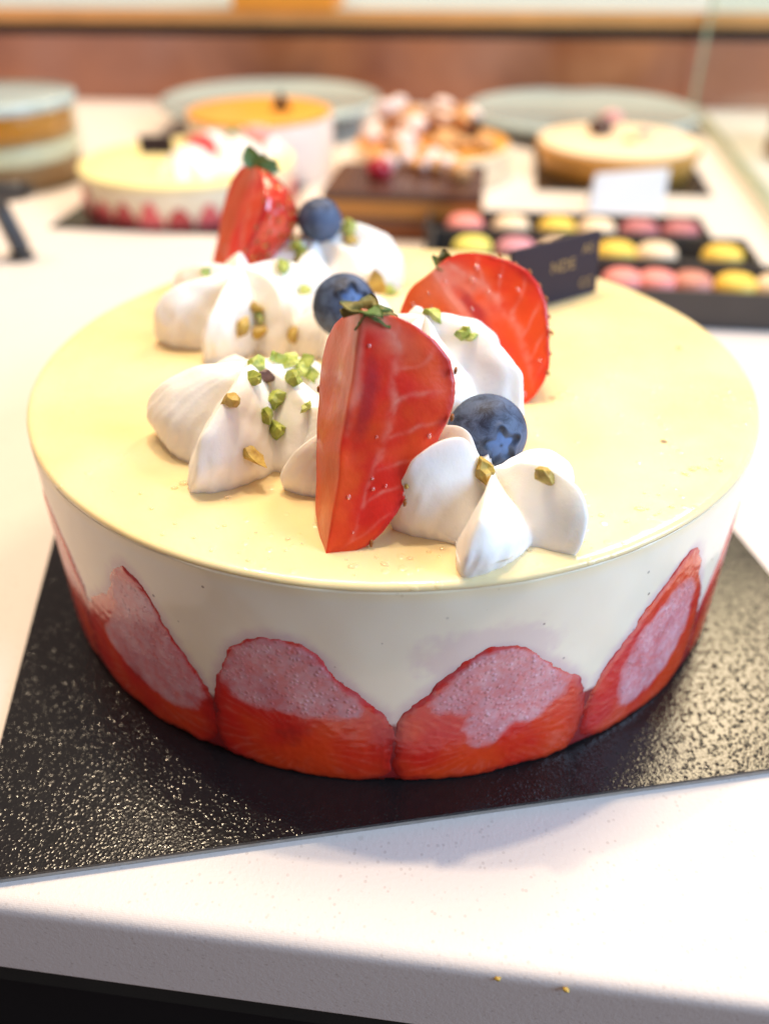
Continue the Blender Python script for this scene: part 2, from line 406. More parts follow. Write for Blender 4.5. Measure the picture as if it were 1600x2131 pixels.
def outline_generic(c, h, wd_, sk, sd):
    r = random.Random(sd); pts = []
    for k in range(18):
        u = k/17*2-1; z = 1.6+(h-1.6)*max(0, 1-abs(u-sk)**1.7)**.8
        pts.append((c+u*wd_, z+r.uniform(-.05, .05)))
    pts = [(c-wd_*.98, .1), (c-wd_, .9)]+pts+[(c+wd_, .9), (c+wd_*.98, .1), (c, .02)]
    return pts
for k, c in enumerate(range(64, 308, 26)):
    OUT.append((c+.5, outline_generic(c+.5, [3.2, 3.7, 3.4, 3.9][k % 4], 12.4, .1, k)))
def poly_sdf(P, poly):
    """signed distance (positive inside)"""
    n = len(poly); d = np.full(len(P), 1e9); inside = np.zeros(len(P), bool)
    for i in range(n):
        a = poly[i]; b = poly[(i+1) % n]; ab = b-a; ap = P-a
        t_ = np.clip((ap@ab)/(ab@ab+1e-12), 0, 1); d = np.minimum(d, np.hypot(*(ap-t_[:, None]*ab).T))
        cond = ((a[1] > P[:, 1]) != (b[1] > P[:, 1]))
        with np.errstate(divide='ignore', invalid='ignore'):
            xx = (b[0]-a[0])*(P[:, 1]-a[1])/(b[1]-a[1]+1e-15)+a[0]
        inside ^= cond & (P[:, 0] < xx)
    return np.where(inside, d, -d)
def vnoise(P, sc, seed): return np.array([mn.noise(Vector((p[0]*sc+seed*13.7, p[1]*sc-seed*5.1, seed*2.3))) for p in P])
def fbm(P, sc, seed): return vnoise(P, sc, seed)+.5*vnoise(P, sc*2.1, seed+3)+.25*vnoise(P, sc*4.3, seed+7)
def smooth_poly(pl, it=2):
    for _ in range(it):
        q = []
        for i in range(len(pl)):
            a = pl[i]; b = pl[(i+1) % len(pl)]; q.append(a*.75+b*.25); q.append(a*.25+b*.75)
        pl = np.array(q)
    return pl
FROST = {  # frosted, milky patches on the four nearest slices, in (angle, z)
 0: [[(-44, 1.55), (-40, 2.3), (-36.5, 3.1), (-33.5, 3.15), (-30, 2.6), (-27, 1.95), (-26, 1.4), (-29, 1.0), (-34, 1.0), (-39, 1.15)], [(-38.5, 2.9), (-38, 3.4), (-34, 3.5), (-32.5, 3.15), (-35, 2.9)]],
 1: [[(-21.8, 1.95), (-20, 2.7), (-17, 3.22), (-13.5, 3.38), (-10.6, 3.22), (-8, 2.8), (-5.5, 2.2), (-3.9, 1.95), (-7, 1.85), (-13, 1.8), (-18, 1.75)]],
 2: [[(5.2, 2.0), (7.5, 2.5), (10.2, 2.95), (13.5, 3.15), (17, 2.95), (20.8, 2.45), (23, 2.05), (20, 1.7), (17.5, 1.35), (15.5, 1.7), (12, 1.75), (9, 1.9)], [(10, 1.6), (13, 1.8), (15.5, 1.5), (14, 1.1), (11.5, .95)]],
 3: [[(33.2, 1.5), (34.5, 2.25), (38, 2.65), (42, 2.95), (44.5, 2.7), (46, 2.0), (44.5, 1.3), (40, .75), (35.5, .6), (33.4, 1.0)]],
}
for i, (c, pts) in enumerate(OUT):
    front = i < 4
    pl = np.array([((a-c)*R_(1)*RC, z) for a, z in pts]); pl = smooth_poly(pl, 2)
    x0, z0 = pl.min(0)-.10; x1, z1 = pl.max(0)+.10; z0 = max(z0, .012); st = .035 if front else .09
    nx = int((x1-x0)/st)+1; nz = int((z1-z0)/st)+1
    X, Z = np.meshgrid(np.linspace(x0, x1, nx), np.linspace(z0, z1, nz), indexing='ij'); P = np.stack([X.ravel(), Z.ravel()], 1)
    wobble = fbm(P, 1.6, i)*.09 + fbm(P, 6.0, i+40)*.04
    d = poly_sdf(P, pl)+wobble
    hmax = pl[:, 1].max()
    # pigments
    n1 = fbm(P, .9, i+11); n2 = fbm(P, 3.5, i+21); n3 = fbm(P, 9, i+31)
    low = smooth01((1.9-P[:, 1])/1.2)
    A = np.array([.60, .022, .012]); B = np.array([.70, .065, .012]); Dk = np.array([.26, .010, .012]); Pk = np.array([.70, .17, .12])
    f = smooth01(.40+.9*n1+.35*low-.25*np.abs(P[:, 0])/1.7)[:, None]
    colr = A*(1-f)+B*f
    f = smooth01(.5*n2+.25*n1-.02)[:, None]; colr = colr*(1-f*.6)+Pk*f*.6
    e = (smooth01(1-d/.14)*smooth01(.75+n2))[:, None]; up_ = smooth01((P[:, 1]-1.5)/.4)[:, None]; Ed = Dk*(1-up_)+np.array([.46, .11, .15])*up_; colr = colr*(1-.45*e)+Ed*.45*e
    e = smooth01(1-np.abs(np.abs(P[:, 0])-(x1-.02))/.55)[:, None]*.55; colr = colr*(1-e)+Dk*e
    core = smooth01(1-np.hypot((P[:, 0]+.1)/.35, (P[:, 1]-1.15)/.5)+.6*n2)[:, None]*.55; colr = colr*(1-core)+np.array([.30, .02, .02])*core
    ang_f = np.arctan2(P[:, 1]-.9, P[:, 0]); rad_f = np.hypot(P[:, 0], P[:, 1]-.9)
    fib = (np.exp(-(((ang_f*5.2+.8*n1) % 1-.5)/.13)**2)*smooth01((rad_f-.45)/.3)*smooth01(d/.3)*(.5+.6*n2))[:, None].clip(0, 1)*.24
    colr = colr*(1-fib)+np.array([.80, .30, .22])*fib
    frost = np.zeros(len(P))
    if i in FROST:
        for fp in FROST[i]:
            q = smooth_poly(np.array([((a-c)*R_(1)*RC, z) for a, z in fp]), 2)
            frost = np.maximum(frost, smooth01((poly_sdf(P, q)+.10*n1+.06*n2+.26)/.20))
    else: frost = smooth01((P[:, 1]-1.7+.4*n1)/.3)*smooth01((d-.2)/.1)*.8
    frost = frost*(.62+.30*smooth01(.5+n3)+.2*n2); frost *= smooth01((d-.0)/.05)
    # raised, wet, rounded rim; the slice stands .02 proud of the mousse
    off = .016*smooth01(d/.12)+.006*n3*(1-frost)
    off = off-.05*smooth01(-d/.09)
    ang = c*R_(1)+P[:, 0]/RC
    V = np.stack([(RC+off)*np.sin(ang), -(RC+off)*np.cos(ang), P[:, 1]], 1)
    # drop the cells wholly outside the outline
    Fs = []; keep = d > -.12
    for fc in gridfaces(nx, nz):
        if any(keep[k] for k in fc): Fs.append(fc)
    used = sorted({k for f_ in Fs for k in f_}); mp = {k: j for j, k in enumerate(used)}
    outer = V[used]; n0 = len(used)
    inner = outer.copy(); rr = np.hypot(inner[:, 0], inner[:, 1]); inner[:, :2] *= ((RC-.35)/rr)[:, None]
    Ff = [tuple(mp[k] for k in f_) for f_ in Fs]
    # close the back and the border so that the slice has its thickness
    edges = {}
    for f_ in Ff:
        for a, b in zip(f_, f_[1:]+f_[:1]): edges[(a, b)] = 1
    bord = [(a, b) for (a, b) in edges if (b, a) not in edges]
    Fall = Ff+[tuple(n0+k for k in f_[::-1]) for f_ in Ff]+[(b, a, n0+a, n0+b) for a, b in bord]
    cc = np.vstack([colr[used], colr[used]]); fz = np.concatenate([frost[used], frost[used]])
    s_ = mk('strawberry_slice', np.vstack([outer, inner]), Fall, M_slice, cake, cols=cc, attrs={'frost': fz})
    if front: s_['label'] = ['strawberry slice with a dark pointed tip at the left of the cake side', 'strawberry slice with a frosted pink dome, left of the centre', 'strawberry slice with a bubbly pink patch, right of the centre', 'narrow tall strawberry slice at the right of the cake side'][i]
# body
nA, nz = 900, 90
zs = np.linspace(.0, HC-.118, nz); V = []; juice = []; stain = []
polys = [(c, smooth_poly(np.array([((a-c)*R_(1)*RC, z) for a, z in pts]), 2)) for c, pts in OUT]
ang = np.linspace(-PI, PI, nA, endpoint=False)
for j, z in enumerate(zs):
    for a in ang:
        b = 0
        if z < .12: b = -.10*(1-z/.12)**2
        nn = .018*mn.noise(Vector((a*9, z*1.3, 2)))
        V.append(((RC-.012+b+nn)*math.sin(a), -(RC-.012+b+nn)*math.cos(a), z))
Vn = np.array(V); A2 = np.tile(ang, nz); Z2 = np.repeat(zs, nA)
st_ = np.full(len(V), -9.0)
for c, pl in polys:
    da = (A2-c*R_(1)+PI) % (2*PI)-PI
    idx = np.nonzero(np.abs(da) < R_(20))[0]
    P = np.stack([da[idx]*RC, Z2[idx]], 1); st_[idx] = np.maximum(st_[idx], poly_sdf(P, pl))
rag = np.array([mn.noise(Vector((a*30, z*4, 5)))+.5*mn.noise(Vector((a*80, z*10, 5))) for a, z in zip(A2, Z2)])
stain = smooth01(1+(st_+.07*rag)/.30)*.6
# the faint blurred halo over the slice right of the centre
d3 = np.hypot((A2*RC-R_(12)*RC)/1.5, (Z2-3.15)/.75); stain = np.maximum(stain, smooth01((1.05-d3+.25*rag)*2.2)*.42)
juice = smooth01((1.62-Z2+.06*rag)/.10)
custard = smooth01((Z2-(HC-.42))/.30)*.9
Vb = list(V)
F = [(j*nA+k, j*nA+(k+1) % nA, (j+1)*nA+(k+1) % nA, (j+1)*nA+k) for j in range(nz-1) for k in range(nA)]
F.append([k for k in range(nA)][::-1]); F.append([(nz-1)*nA+k for k in range(nA)])
mk('mousse_body', Vb, F, M_mousse, cake, attrs={'juice': juice, 'stain': stain, 'custard': custard})
# glaze: top sheet with softly rounded, slightly uneven rim
prof = [(1e-3, 0), (1.5, 0)]; prof += [(r, 0) for r in np.linspace(2, 7.78, 60)]
prof += [(7.87, -.004), (7.93, -.016), (7.965, -.04), (7.982, -.075), (7.986, -.115), (7.9, -.12), (1e-3, -.12)]
n = 400; V = []
for (r, z) in prof:
    for k in range(n):
        a = 2*PI*k/n; x = r*math.cos(a); y = r*math.sin(a)
        zz = z
        if z > -.2: zz += .018*mn.noise(Vector((x*.6, y*.6, 1)))+.006*mn.noise(Vector((x*2.2, y*2.2, 4)))
        q = 1+.0012*mn.noise(Vector((math.cos(a)*6, math.sin(a)*6, 9)))
        V.append((x*q, y*q, HC+zz))
F = [(i*n+k, (i+1)*n+k, (i+1)*n+(k+1) % n, i*n+(k+1) % n) for i in range(len(prof)-1) for k in range(n)]
mk('glaze', V, F, M_glaze, cake)
solids.append(([Vector((-8, -8, HC)), Vector((8, -8, HC)), Vector((8, 8, HC)), Vector((-8, 8, HC))], [(0, 1, 2, 3)]))

# ------------------------------------------------------------------ whipped cream rosettes
def catmull(pts, t_):
    n_ = len(pts)-1; x = t_*n_; i = min(int(x), n_-1); u = x-i
    p = [np.array(pts[max(0, min(n_, i+k))], float) for k in (-1, 0, 1, 2)]
    return .5*((2*p[1])+(-p[0]+p[2])*u+(2*p[0]-5*p[1]+4*p[2]-p[3])*u*u+(-p[0]+3*p[1]-3*p[2]+p[3])*u**3)
CREST_OPEN = [(0, .50), (.13, .62), (.30, .93), (.50, 1.0), (.78, .88), (.97, .56), (1.0, .25), (.92, -.06)]
VALL_OPEN = [(0, .50), (.08, .46), (.17, .42), (.28, .36), (.38, .28), (.50, .16), (.56, .06), (.56, -.06)]
CREST_SHUT = [(0, 1.0), (.15, 1.0), (.38, .97), (.64, .88), (.87, .70), (1.0, .44), (1.02, .18), (.96, -.06)]
VALL_SHUT = [(0, 1.0), (.07, .90), (.18, .76), (.32, .60), (.46, .42), (.58, .24), (.64, .08), (.62, -.06)]
def rosette(label, c, R, H, fins, twist=.5, openf=1.0, soft=.25, seed=0, grp='whipped cream rosettes on the cake', sharp=1.5):
    """fins: list of (angle deg, reach, height) of the lobes, in order"""
    fins = sorted(fins); nT, nS = 300, 64; V = []
    angs = [a for a, _, _ in fins]; nf = len(fins)
    for i in range(nT):
        th = 360.0*i/nT
        # lobe on either side
        k = max([j for j in range(nf) if angs[j] <= th], default=nf-1)
        a0 = angs[k]; a1 = angs[(k+1) % nf]; span = (a1-a0) % 360 or 360; u = ((th-a0) % 360)/span
        w_ = 1-u if u < .5 else u; tri = abs(2*u-1)      # 1 on a crest, 0 in a valley
        v0 = .70
        if u < v0: q_ = 1-u/v0; f = q_**sharp if sharp > 1 else 1-(1-q_)**(1/sharp)
        else: q_ = (u-v0)/(1-v0); f = q_*q_*(3-2*q_)*.45+.55*q_**1.5
        f = soft+(1-soft)*f
        s_u = u*u*(3-2*u); rk = fins[k][1]*(1-s_u)+fins[(k+1) % nf][1]*s_u; hk = fins[k][2]*(1-s_u)+fins[(k+1) % nf][2]*s_u
        for j in range(nS):
            s_ = j/(nS-1)
            co_ = catmull(CREST_OPEN, s_)*openf+catmull(CREST_SHUT, s_)*(1-openf)
            cv = catmull(VALL_OPEN, s_)*openf+catmull(VALL_SHUT, s_)*(1-openf)
            q = cv*(1-f)+co_*f; s2 = smooth01(s_*3)
            r = q[0]*R*(1+(rk-1)*s2); z = q[1]*H*(1+(hk-1)*s2)
            tw = th*R_(1)+twist*(1-s_)**1.3
            x, y = r*math.cos(tw), r*math.sin(tw)
            nv = Vector((x*.9+seed*3, y*.9, z*.9)); g = .07*R*.5
            nn = mn.noise_vector(nv)*g*2+mn.noise_vector(nv*2.6)*g*.7
            rf = .009*math.cos(th*R_(1)*46+3*s_)*(.4+.6*f)*s2*(1-f**4)+(mn.noise(Vector((th*.16, s_*5+seed*3, 0)))*.030+mn.noise(Vector((th*.5, s_*9+seed*3, 4)))*.012)*f*f*s2; x += r*rf*math.cos(tw); y += r*rf*math.sin(tw)
            x += nn.x*s2; y += nn.y*s2; z += nn.z*s2*.6*(1 if s_ < .85 else 0)
            if j == nS-1: z = -.06
            V.append((x, y, max(z, -.06)))
    F = [(i*nS+j, i*nS+j+1, ((i+1) % nT)*nS+j+1, ((i+1) % nT)*nS+j) for i in range(nT) for j in range(nS-1)]
    F.append([i*nS+nS-1 for i in range(nT)])
    o = mk('cream_rosette', V, F, M_cream, loc=(c[0], c[1], HC)); tag(o, label, 'whipped cream', grp)
    add_solid(V, F, (c[0], c[1], HC)); return o
# E front right
rosette('open star of whipped cream at the front right with a blueberry behind it', (1.68, -6.02), 1.62, 1.66,
        [(20, 1.0, .62), (78, .85, .45), (140, .95, .95), (196, 1.10, 1.02), (250, 1.20, .70), (318, 1.14, .78)], twist=.32, openf=.9, soft=.08, seed=1, sharp=1.25)
# F under the front strawberry
rosette('small mound of whipped cream half hidden behind the front strawberry', (-.75, -4.75), 1.25, 1.3,
        [(20, 1, 1), (80, 1, 1), (140, 1, 1), (205, 1.1, .9), (265, 1.0, .8), (320, 1, 1)], twist=.5, openf=0, soft=.3, seed=2)
# C front left
rosette('whipped cream rosette at the front left topped with green pistachio pieces', (-2.60, -3.30), 1.95, 1.55,
        [(35, .90, .9), (110, .9, .9), (176, 1.06, 1.06), (245, 1.20, 1.12), (305, 1.02, .92)], twist=.42, openf=.0, soft=.22, seed=3, sharp=.75)
# D centre, behind the front strawberry
rosette('tall whipped cream rosette in the centre between two strawberries', (.62, -2.55), 2.0, 2.15,
        [(15, .95, .95), (75, .9, 1), (140, .95, 1), (205, .95, .95), (265, .9, .9), (325, 1.1, .95)], twist=.55, openf=.0, soft=.3, seed=4, sharp=.75)
# B back left
rosette('broad whipped cream rosette at the left with brownish pistachio pieces', (-3.60, 1.75), 2.05, 1.68,
        [(25, .95, .95), (90, .95, 1), (150, 1.0, 1), (200, 1.10, .98), (248, 1.03, 1.02), (300, .98, 1.0)], twist=.45, openf=.15, soft=.22, seed=5, sharp=.75)
# A back
rosette('rearmost whipped cream rosette carrying a blueberry and a strawberry', (-2.05, 4.35), 2.1, 1.72,
        [(5, 1.10, 1.08), (62, 1, 1), (125, .9, .9), (185, 1.0, .85), (245, .95, .80), (310, 1.0, .85)], twist=.45, openf=.25, soft=.22, seed=6, sharp=.75)
rosette('low whipped cream rosette between the left rosette and the middle blueberry', (-1.35, 1.15), 1.5, 1.1,
        [(20, 1, 1), (85, 1, 1), (150, 1, 1), (210, 1.0, .95), (270, 1.0, .9), (330, 1.0, 1)], twist=.5, openf=.0, soft=.3, seed=9, sharp=.8)

# ------------------------------------------------------------------ strawberries
def prof_r(tb, t_): return float(np.interp(t_, [p[0] for p in tb], [p[1] for p in tb]))
def berry_cut(name, label, tip, topp, udir, R, a0, a1, tb, seed, hollow=True, flat=1.0, pale=0.0):
    """tip/topp: world points of the axis; udir: rough direction of phi=0; wedge from a0 to a1 (degrees) about the axis"""
    tip = np.array(tip, float); topp = np.array(topp, float); ax = topp-tip; L = np.linalg.norm(ax); w_ = ax/L
    u_ = np.array(udir, float); u_ -= w_*(u_@w_); u_ /= np.linalg.norm(u_); v_ = np.cross(w_, u_)
    th = thing('strawberry', label, 'strawberry', tip)
    nt, nf, na = 110, 70, 60
    V = []; cols = []; midx = []; F = []
    ts = np.linspace(0, 1, nt)
    def ring(t_):
        r = R*prof_r(tb, t_); pts = []; kind = []
        for k in range(nf): pts.append((r*k/nf, a0, k/nf)); 
        for k in range(na): pts.append((r, a0+(a1-a0)*k/na, 1.0))
        for k in range(nf): pts.append((r*(1-k/nf), a1, 1-k/nf))
        out = []
        for rr, a, f in pts:
            fl = flat
            out.append(np.array([rr*math.cos(R_(a)), rr*math.sin(R_(a))*fl, f, 0]))
        o = np.array(out)
        for _ in range(12):     # soften the three corners of the section
            o[:, :2] = .5*o[:, :2]+.25*(np.roll(o[:, :2], 1, 0)+np.roll(o[:, :2], -1, 0))
        return o
    N = 2*nf+na
    P2 = []; 
    for t_ in ts:
        o = ring(t_)
        for k, (x, y, f, _) in enumerate(o):
            z = L*t_
            # calyx hollow at the crown, slightly sunken core
            q = w_*z+u_*x+v_*y
            nn = mn.noise_vector(Vector(q*1.6+seed*5.0))*.045
            q = q+np.array(nn)
            V.append(q); P2.append((t_, f, k))
    P2 = np.array(P2); t_ = P2[:, 0]; f = P2[:, 1]; k_ = P2[:, 2]
    face1 = k_ >= nf+na; arc = (k_ >= nf) & (k_ < nf+na)
    PP = np.stack([t_*L, f*R*np.array([prof_r(tb, x) for x in t_])*np.where(face1, -1, 1)], 1)
    n1 = fbm(PP, 1.1, seed); n2 = fbm(PP, 4.0, seed+5); n3 = fbm(PP, 11, seed+9)
    base = np.array([.72, .016, .005])+pale*np.array([.06, .02, .005]); org = np.array([.82, .085, .008]); deep = np.array([.42, .006, .012]); white = np.array([.85, .34, .26])
    g = smooth01(.5+.7*n1+.2*n2)[:, None]; C_ = base*(1-g)+org*g
    # pale vein arching at about half way, fine rays from it to the skin
    arcc = .44+.05*n1-.10*(t_-.5)
    vein = np.exp(-((f-arcc-.04*n2)/(.035+.03*smooth01(.5+n1)))**2)*smooth01(t_/.25)*(.6+.7*n2+.3*n3)
    s_ = (t_*7.0+.8*(f-arcc)*(-2.2)); ray = np.exp(-(((s_+.25*n1) % 1-.5)/.07)**2)*smooth01((f-arcc)/.08)*smooth01((1.0-f)/.25)*(.55+.6*n2)
    ray *= smooth01(t_/.2)
    vein = vein*np.where(face1, .15, 1); ray = ray*np.where(face1, 0, 1)
    topw = smooth01((t_-.80+.12*n1)/.22)*smooth01(1-f*1.05)+pale*.8*smooth01((t_-.35)/.4)*smooth01(1.15-f*1.7+.25*n1)*(.6+.5*n2)
    wm = np.clip(vein*.5+ray*.52+topw*.75, 0, .9)[:, None]; C_ = C_*(1-wm)+white*wm
    if hollow:
        hl = smooth01(1.25-np.hypot((f-.17)/.10, (t_-.66)/.20)+.4*n2)[:, None]*.8; C_ = C_*(1-hl)+np.array([.42, .012, .022])*hl
        hp = (smooth01(1.2-np.hypot((f-.02)/.09, (t_-.74)/.24)+.3*n2)[:, None])*.55; C_ = C_*(1-hp)+np.array([.82, .36, .27])*hp
    rim = smooth01((f-.84+.05*n2)/.14)[:, None]; C_ = C_*(1-rim*.75)+deep*rim*.75
    C_[arc] = deep*1.2
    of = face1[:, None]*smooth01(1.3-np.abs(f-.45)/.6)[:, None]*.85
    C_ = C_*(1-of)+np.array([.60, .10, .010])*of
    F = []; midx = []
    for i in range(nt-1):
        for k in range(N):
            F.append((i*N+k, i*N+(k+1) % N, (i+1)*N+(k+1) % N, (i+1)*N+k)); midx.append(1 if nf <= k < nf+na else 0)
    F.append([k for k in range(N)][::-1]); midx.append(0); F.append([(nt-1)*N+k for k in range(N)]); midx.append(0)
    mk('flesh', V, F, None, th, mats=[M_cut, M_skin], midx=midx, cols=np.clip(C_, 0, 1))
    add_solid(V, F, tip)
    # seeds along the skin
    SV, SF = ICO1; allV = []; allF = []; rnd = random.Random(seed)
    for r_i in range(9):
        tt = .08+.84*r_i/9
        na_ = max(2, int((a1-a0)/360*2*PI*R*prof_r(tb, tt)/.36))
        for q in range(na_+1):
            a = a0+(a1-a0)*(q+(.5 if r_i % 2 else 0))/na_+rnd.uniform(-3, 3)
            if a > a1-.5: continue
            r = R*prof_r(tb, tt)
            pc = w_*L*tt+u_*r*math.cos(R_(a))+v_*r*math.sin(R_(a))*flat
            dr = u_*math.cos(R_(a))+v_*math.sin(R_(a))
            tg = np.cross(w_, dr)
            off = len(allV)
            for s in SV: allV.append(pc+w_*s[0]*.075+tg*s[1]*.042+dr*s[2]*.035)
            allF += [[off+z for z in g_] for g_ in SF]
    mk('seeds', allV, allF, cm('strawberry_seed', (.30, .10, .02), rough=.3) if 'strawberry_seed' not in bpy.data.materials else bpy.data.materials['strawberry_seed'], th)
    return th, w_, u_, v_, L
t = NT('dew'); t.set(Base_Color=(1, .9, .88), Roughness=.02, Transmission_Weight=.9, IOR=1.36); M_dew = t.m
def droplets(th, w_, u_, v_, L, R, tb, n_, seed, a0, sgn=(1, -1), nrm=None):
    rnd = random.Random(seed); allV = []; allF = []; SV, SF = ICO2
    for _ in range(n_):
        tt = rnd.uniform(.06, .92); f = rnd.uniform(.1, .97)*rnd.choice(sgn); r = R*prof_r(tb, tt)*f
        p = w_*L*tt+u_*r; sz = rnd.choice([.02, .025, .03, .035, .05]); off = len(allV)
        st = rnd.uniform(1, 1.8)
        for s in SV: allV.append(p+w_*s[0]*sz*st+u_*s[1]*sz+nrm*(s[2]*sz*.7+.02))
        allF += [[off+z for z in g] for g in SF]
    mk('droplets', allV, allF, M_dew, th)
def leaf(parent, base, dirv, up, L, W, curl, mat, seed=0):
    base = np.array(base, float); d = np.array(dirv, float); d /= np.linalg.norm(d); up = np.array(up, float); sd = np.cross(d, up); sd /= np.linalg.norm(sd); up = np.cross(sd, d)
    V = []; n_ = 14; m_ = 7
    for s in (1, -1):
        for i in range(n_):
            t_ = i/(n_-1); w_ = W*1.5*math.sin(PI*min(1, t_*.86+.14))**.7*(1-t_*.3)
            for j in range(m_):
                q = (j/(m_-1)-.5)*2
                p = base+d*L*.72*t_*(1-.15*curl*t_)+up*(curl*L*t_*t_*.6+.12*W*q*q+.03*mn.noise(Vector((t_*4, q*2, seed)))+s*.012)+sd*q*w_*.5
                V.append(p)
    F = gridfaces(n_, m_)+[f[::-1] for f in gridfaces(n_, m_, off=n_*m_)]
    bord = [i*m_ for i in range(n_)]+[(n_-1)*m_+j for j in range(1, m_)]+[i*m_+m_-1 for i in range(n_-2, -1, -1)]+[j for j in range(m_-2, 0, -1)]
    for a, b in zip(bord, bord[1:]+bord[:1]): F.append((a, b, n_*m_+b, n_*m_+a))
    mk('leaf', V, F, mat, parent)

TB1 = [(0, .02), (.012, .13), (.03, .24), (.07, .39), (.13, .52), (.22, .63), (.36, .75), (.50, .88), (.62, .97), (.70, 1.0), (.78, .985), (.86, .90), (.93, .72), (.975, .50), (1, .30)]
tip1 = (-1.05, -7.22, 4.72); top1 = (-.45, -5.72, 8.30)
s1, w1, u1, v1, L1 = berry_cut('strawberry', 'quartered strawberry leaning upright at the front, cut face towards the viewer', tip1, top1, (1, .22, 0), 1.70, 0, 100, TB1, 3)
b1 = np.array(top1)-np.array(tip1)
for k, (dx, dy, dz, L, W, cu, mt) in enumerate([(.9, .2, .10, .72, .26, -.5, M_leafd), (.75, .6, .15, .7, .28, -.6, M_leaf), (.2, .9, .2, .5, .24, .2, M_leafd), (-.8, .2, .15, .5, .24, .1, M_leafd), (.5, -.5, .35, .5, .26, -.6, M_leaf), (-.75, -.1, -.75, .45, .24, -.4, M_leaf), (1, -.2, -.25, .66, .22, -.3, M_leaf), (.9, .3, -.5, .5, .22, -.2, M_leafd)]):
    leaf(s1, b1+np.array([-.02+.04*(k % 3), .05, -.04]), (dx, dy, dz), (0, 0, 1), L, W, cu, mt, k)
V, F = tube([b1+np.array([-.32, .1, -.10]), b1+np.array([-.1, .1, .0]), b1+np.array([.15, .15, .02])], [.07, .10, .07], 10); mk('calyx', V, F, M_leafd, s1)

TB2 = [(0, .06), (.012, .20), (.04, .36), (.09, .48), (.18, .64), (.30, .82), (.43, .95), (.55, 1.0), (.66, .97), (.77, .88), (.87, .72), (.94, .56), (.985, .40), (1, .28)]
tip2 = (2.80, -2.10, 4.74); top2 = (.82, -.55, 7.06)
s2, w2, u2, v2, L2 = berry_cut('strawberry', 'halved strawberry at the right with its wet cut face forward', tip2, top2, (1, .10, .45), 1.66, 0, 180, TB2, 8, pale=1.0)
b2 = np.array(top2)-np.array(tip2)
for k, (dx, dy, dz, L, W, cu, mt) in enumerate([(-.8, .3, .3, .6, .3, .4, M_leaf), (.2, .4, .6, .5, .3, .6, M_leaf), (-.2, .5, .5, .6, .3, .3, M_leafd), (.8, .4, .2, .5, .3, .5, M_leaf)]):
    leaf(s2, b2+np.array([.32, .12, -.04]), (dx, dy, dz), (0, 0, 1), L, W, cu, mt, k+20)

TB3 = TB2
tip3 = (-4.75, 3.7, 4.80); top3 = (-3.50, 4.5, 7.95)
s3, w3, u3, v3, L3 = berry_cut('strawberry', 'glossy halved strawberry standing at the back left, skin side showing', tip3, top3, (.42, -.90, 0), 1.45, 0, 180, TB1, 12, hollow=False)
b3 = np.array(top3)-np.array(tip3)
for k, (dx, dy, dz, L, W, cu, mt) in enumerate([(-.3, .2, 1, .75, .34, .2, M_leaf), (.9, .1, -.1, .8, .32, -.6, M_leaf), (.8, -.3, .2, .6, .3, -.9, M_leaf), (.2, .6, .3, .5, .3, .4, M_leafd)]):
    leaf(s3, b3+np.array([.03*k, .0, -.02]), (dx, dy, dz), (.3, -1, .2), L, W, cu, mt, k+30)

droplets(s1, w1, u1, v1, L1, 1.70, TB1, 9, 4, 0, (1,), -v1)
droplets(s2, w2, u2, v2, L2, 1.66, TB2, 34, 5, 0, (1, -1), -v2)

# wet syrup drops on the glaze, near the cream and along the front rim
rnd = random.Random(21); allV = []; allF = []; SV, SF = ICO2
spots = [(-4.6, -3.0, .10), (-3.75, -5.15, .07), (-3.6, -5.3, .05), (-3.9, -5.3, .045), (-3.45, -5.25, .05), (-2.9, -5.6, .05), (-.6, -7.5, .06), (-.1, -7.45, .05), (.3, -7.3, .05), (3.6, -6.1, .05), (4.3, -5.9, .07), (5.6, -4.6, .07), (5.4, -4.75, .045)]
for _ in range(46):
    a = rnd.uniform(-2.3, -.6); r = rnd.uniform(7.0, 7.75); spots.append((r*math.cos(a), r*math.sin(a), rnd.uniform(.015, .04)))
for _ in range(30):
    a = rnd.uniform(0, 2*PI); r = 7.5*math.sqrt(rnd.random()); spots.append((r*math.cos(a), r*math.sin(a), rnd.uniform(.015, .035)))
for (x, y, sz) in spots:
    off = len(allV); st = rnd.uniform(1, 1.7); an = rnd.uniform(-.5, .5)
    for q in SV:
        X = q[0]*sz*st; Y = q[1]*sz; allV.append((x+X*math.cos(an)-Y*math.sin(an), y+X*math.sin(an)+Y*math.cos(an), HC+.012+q[2]*sz*.42))
    allF += [[off+z for z in g] for g in SF]
t = NT('clear_syrup'); t.set(Base_Color=(.97, .78, .48), Roughness=.03, Specular_IOR_Level=.8, Alpha=.35)
mk('syrup_drops', allV, allF, t.m, cake)['kind'] = 'stuff'

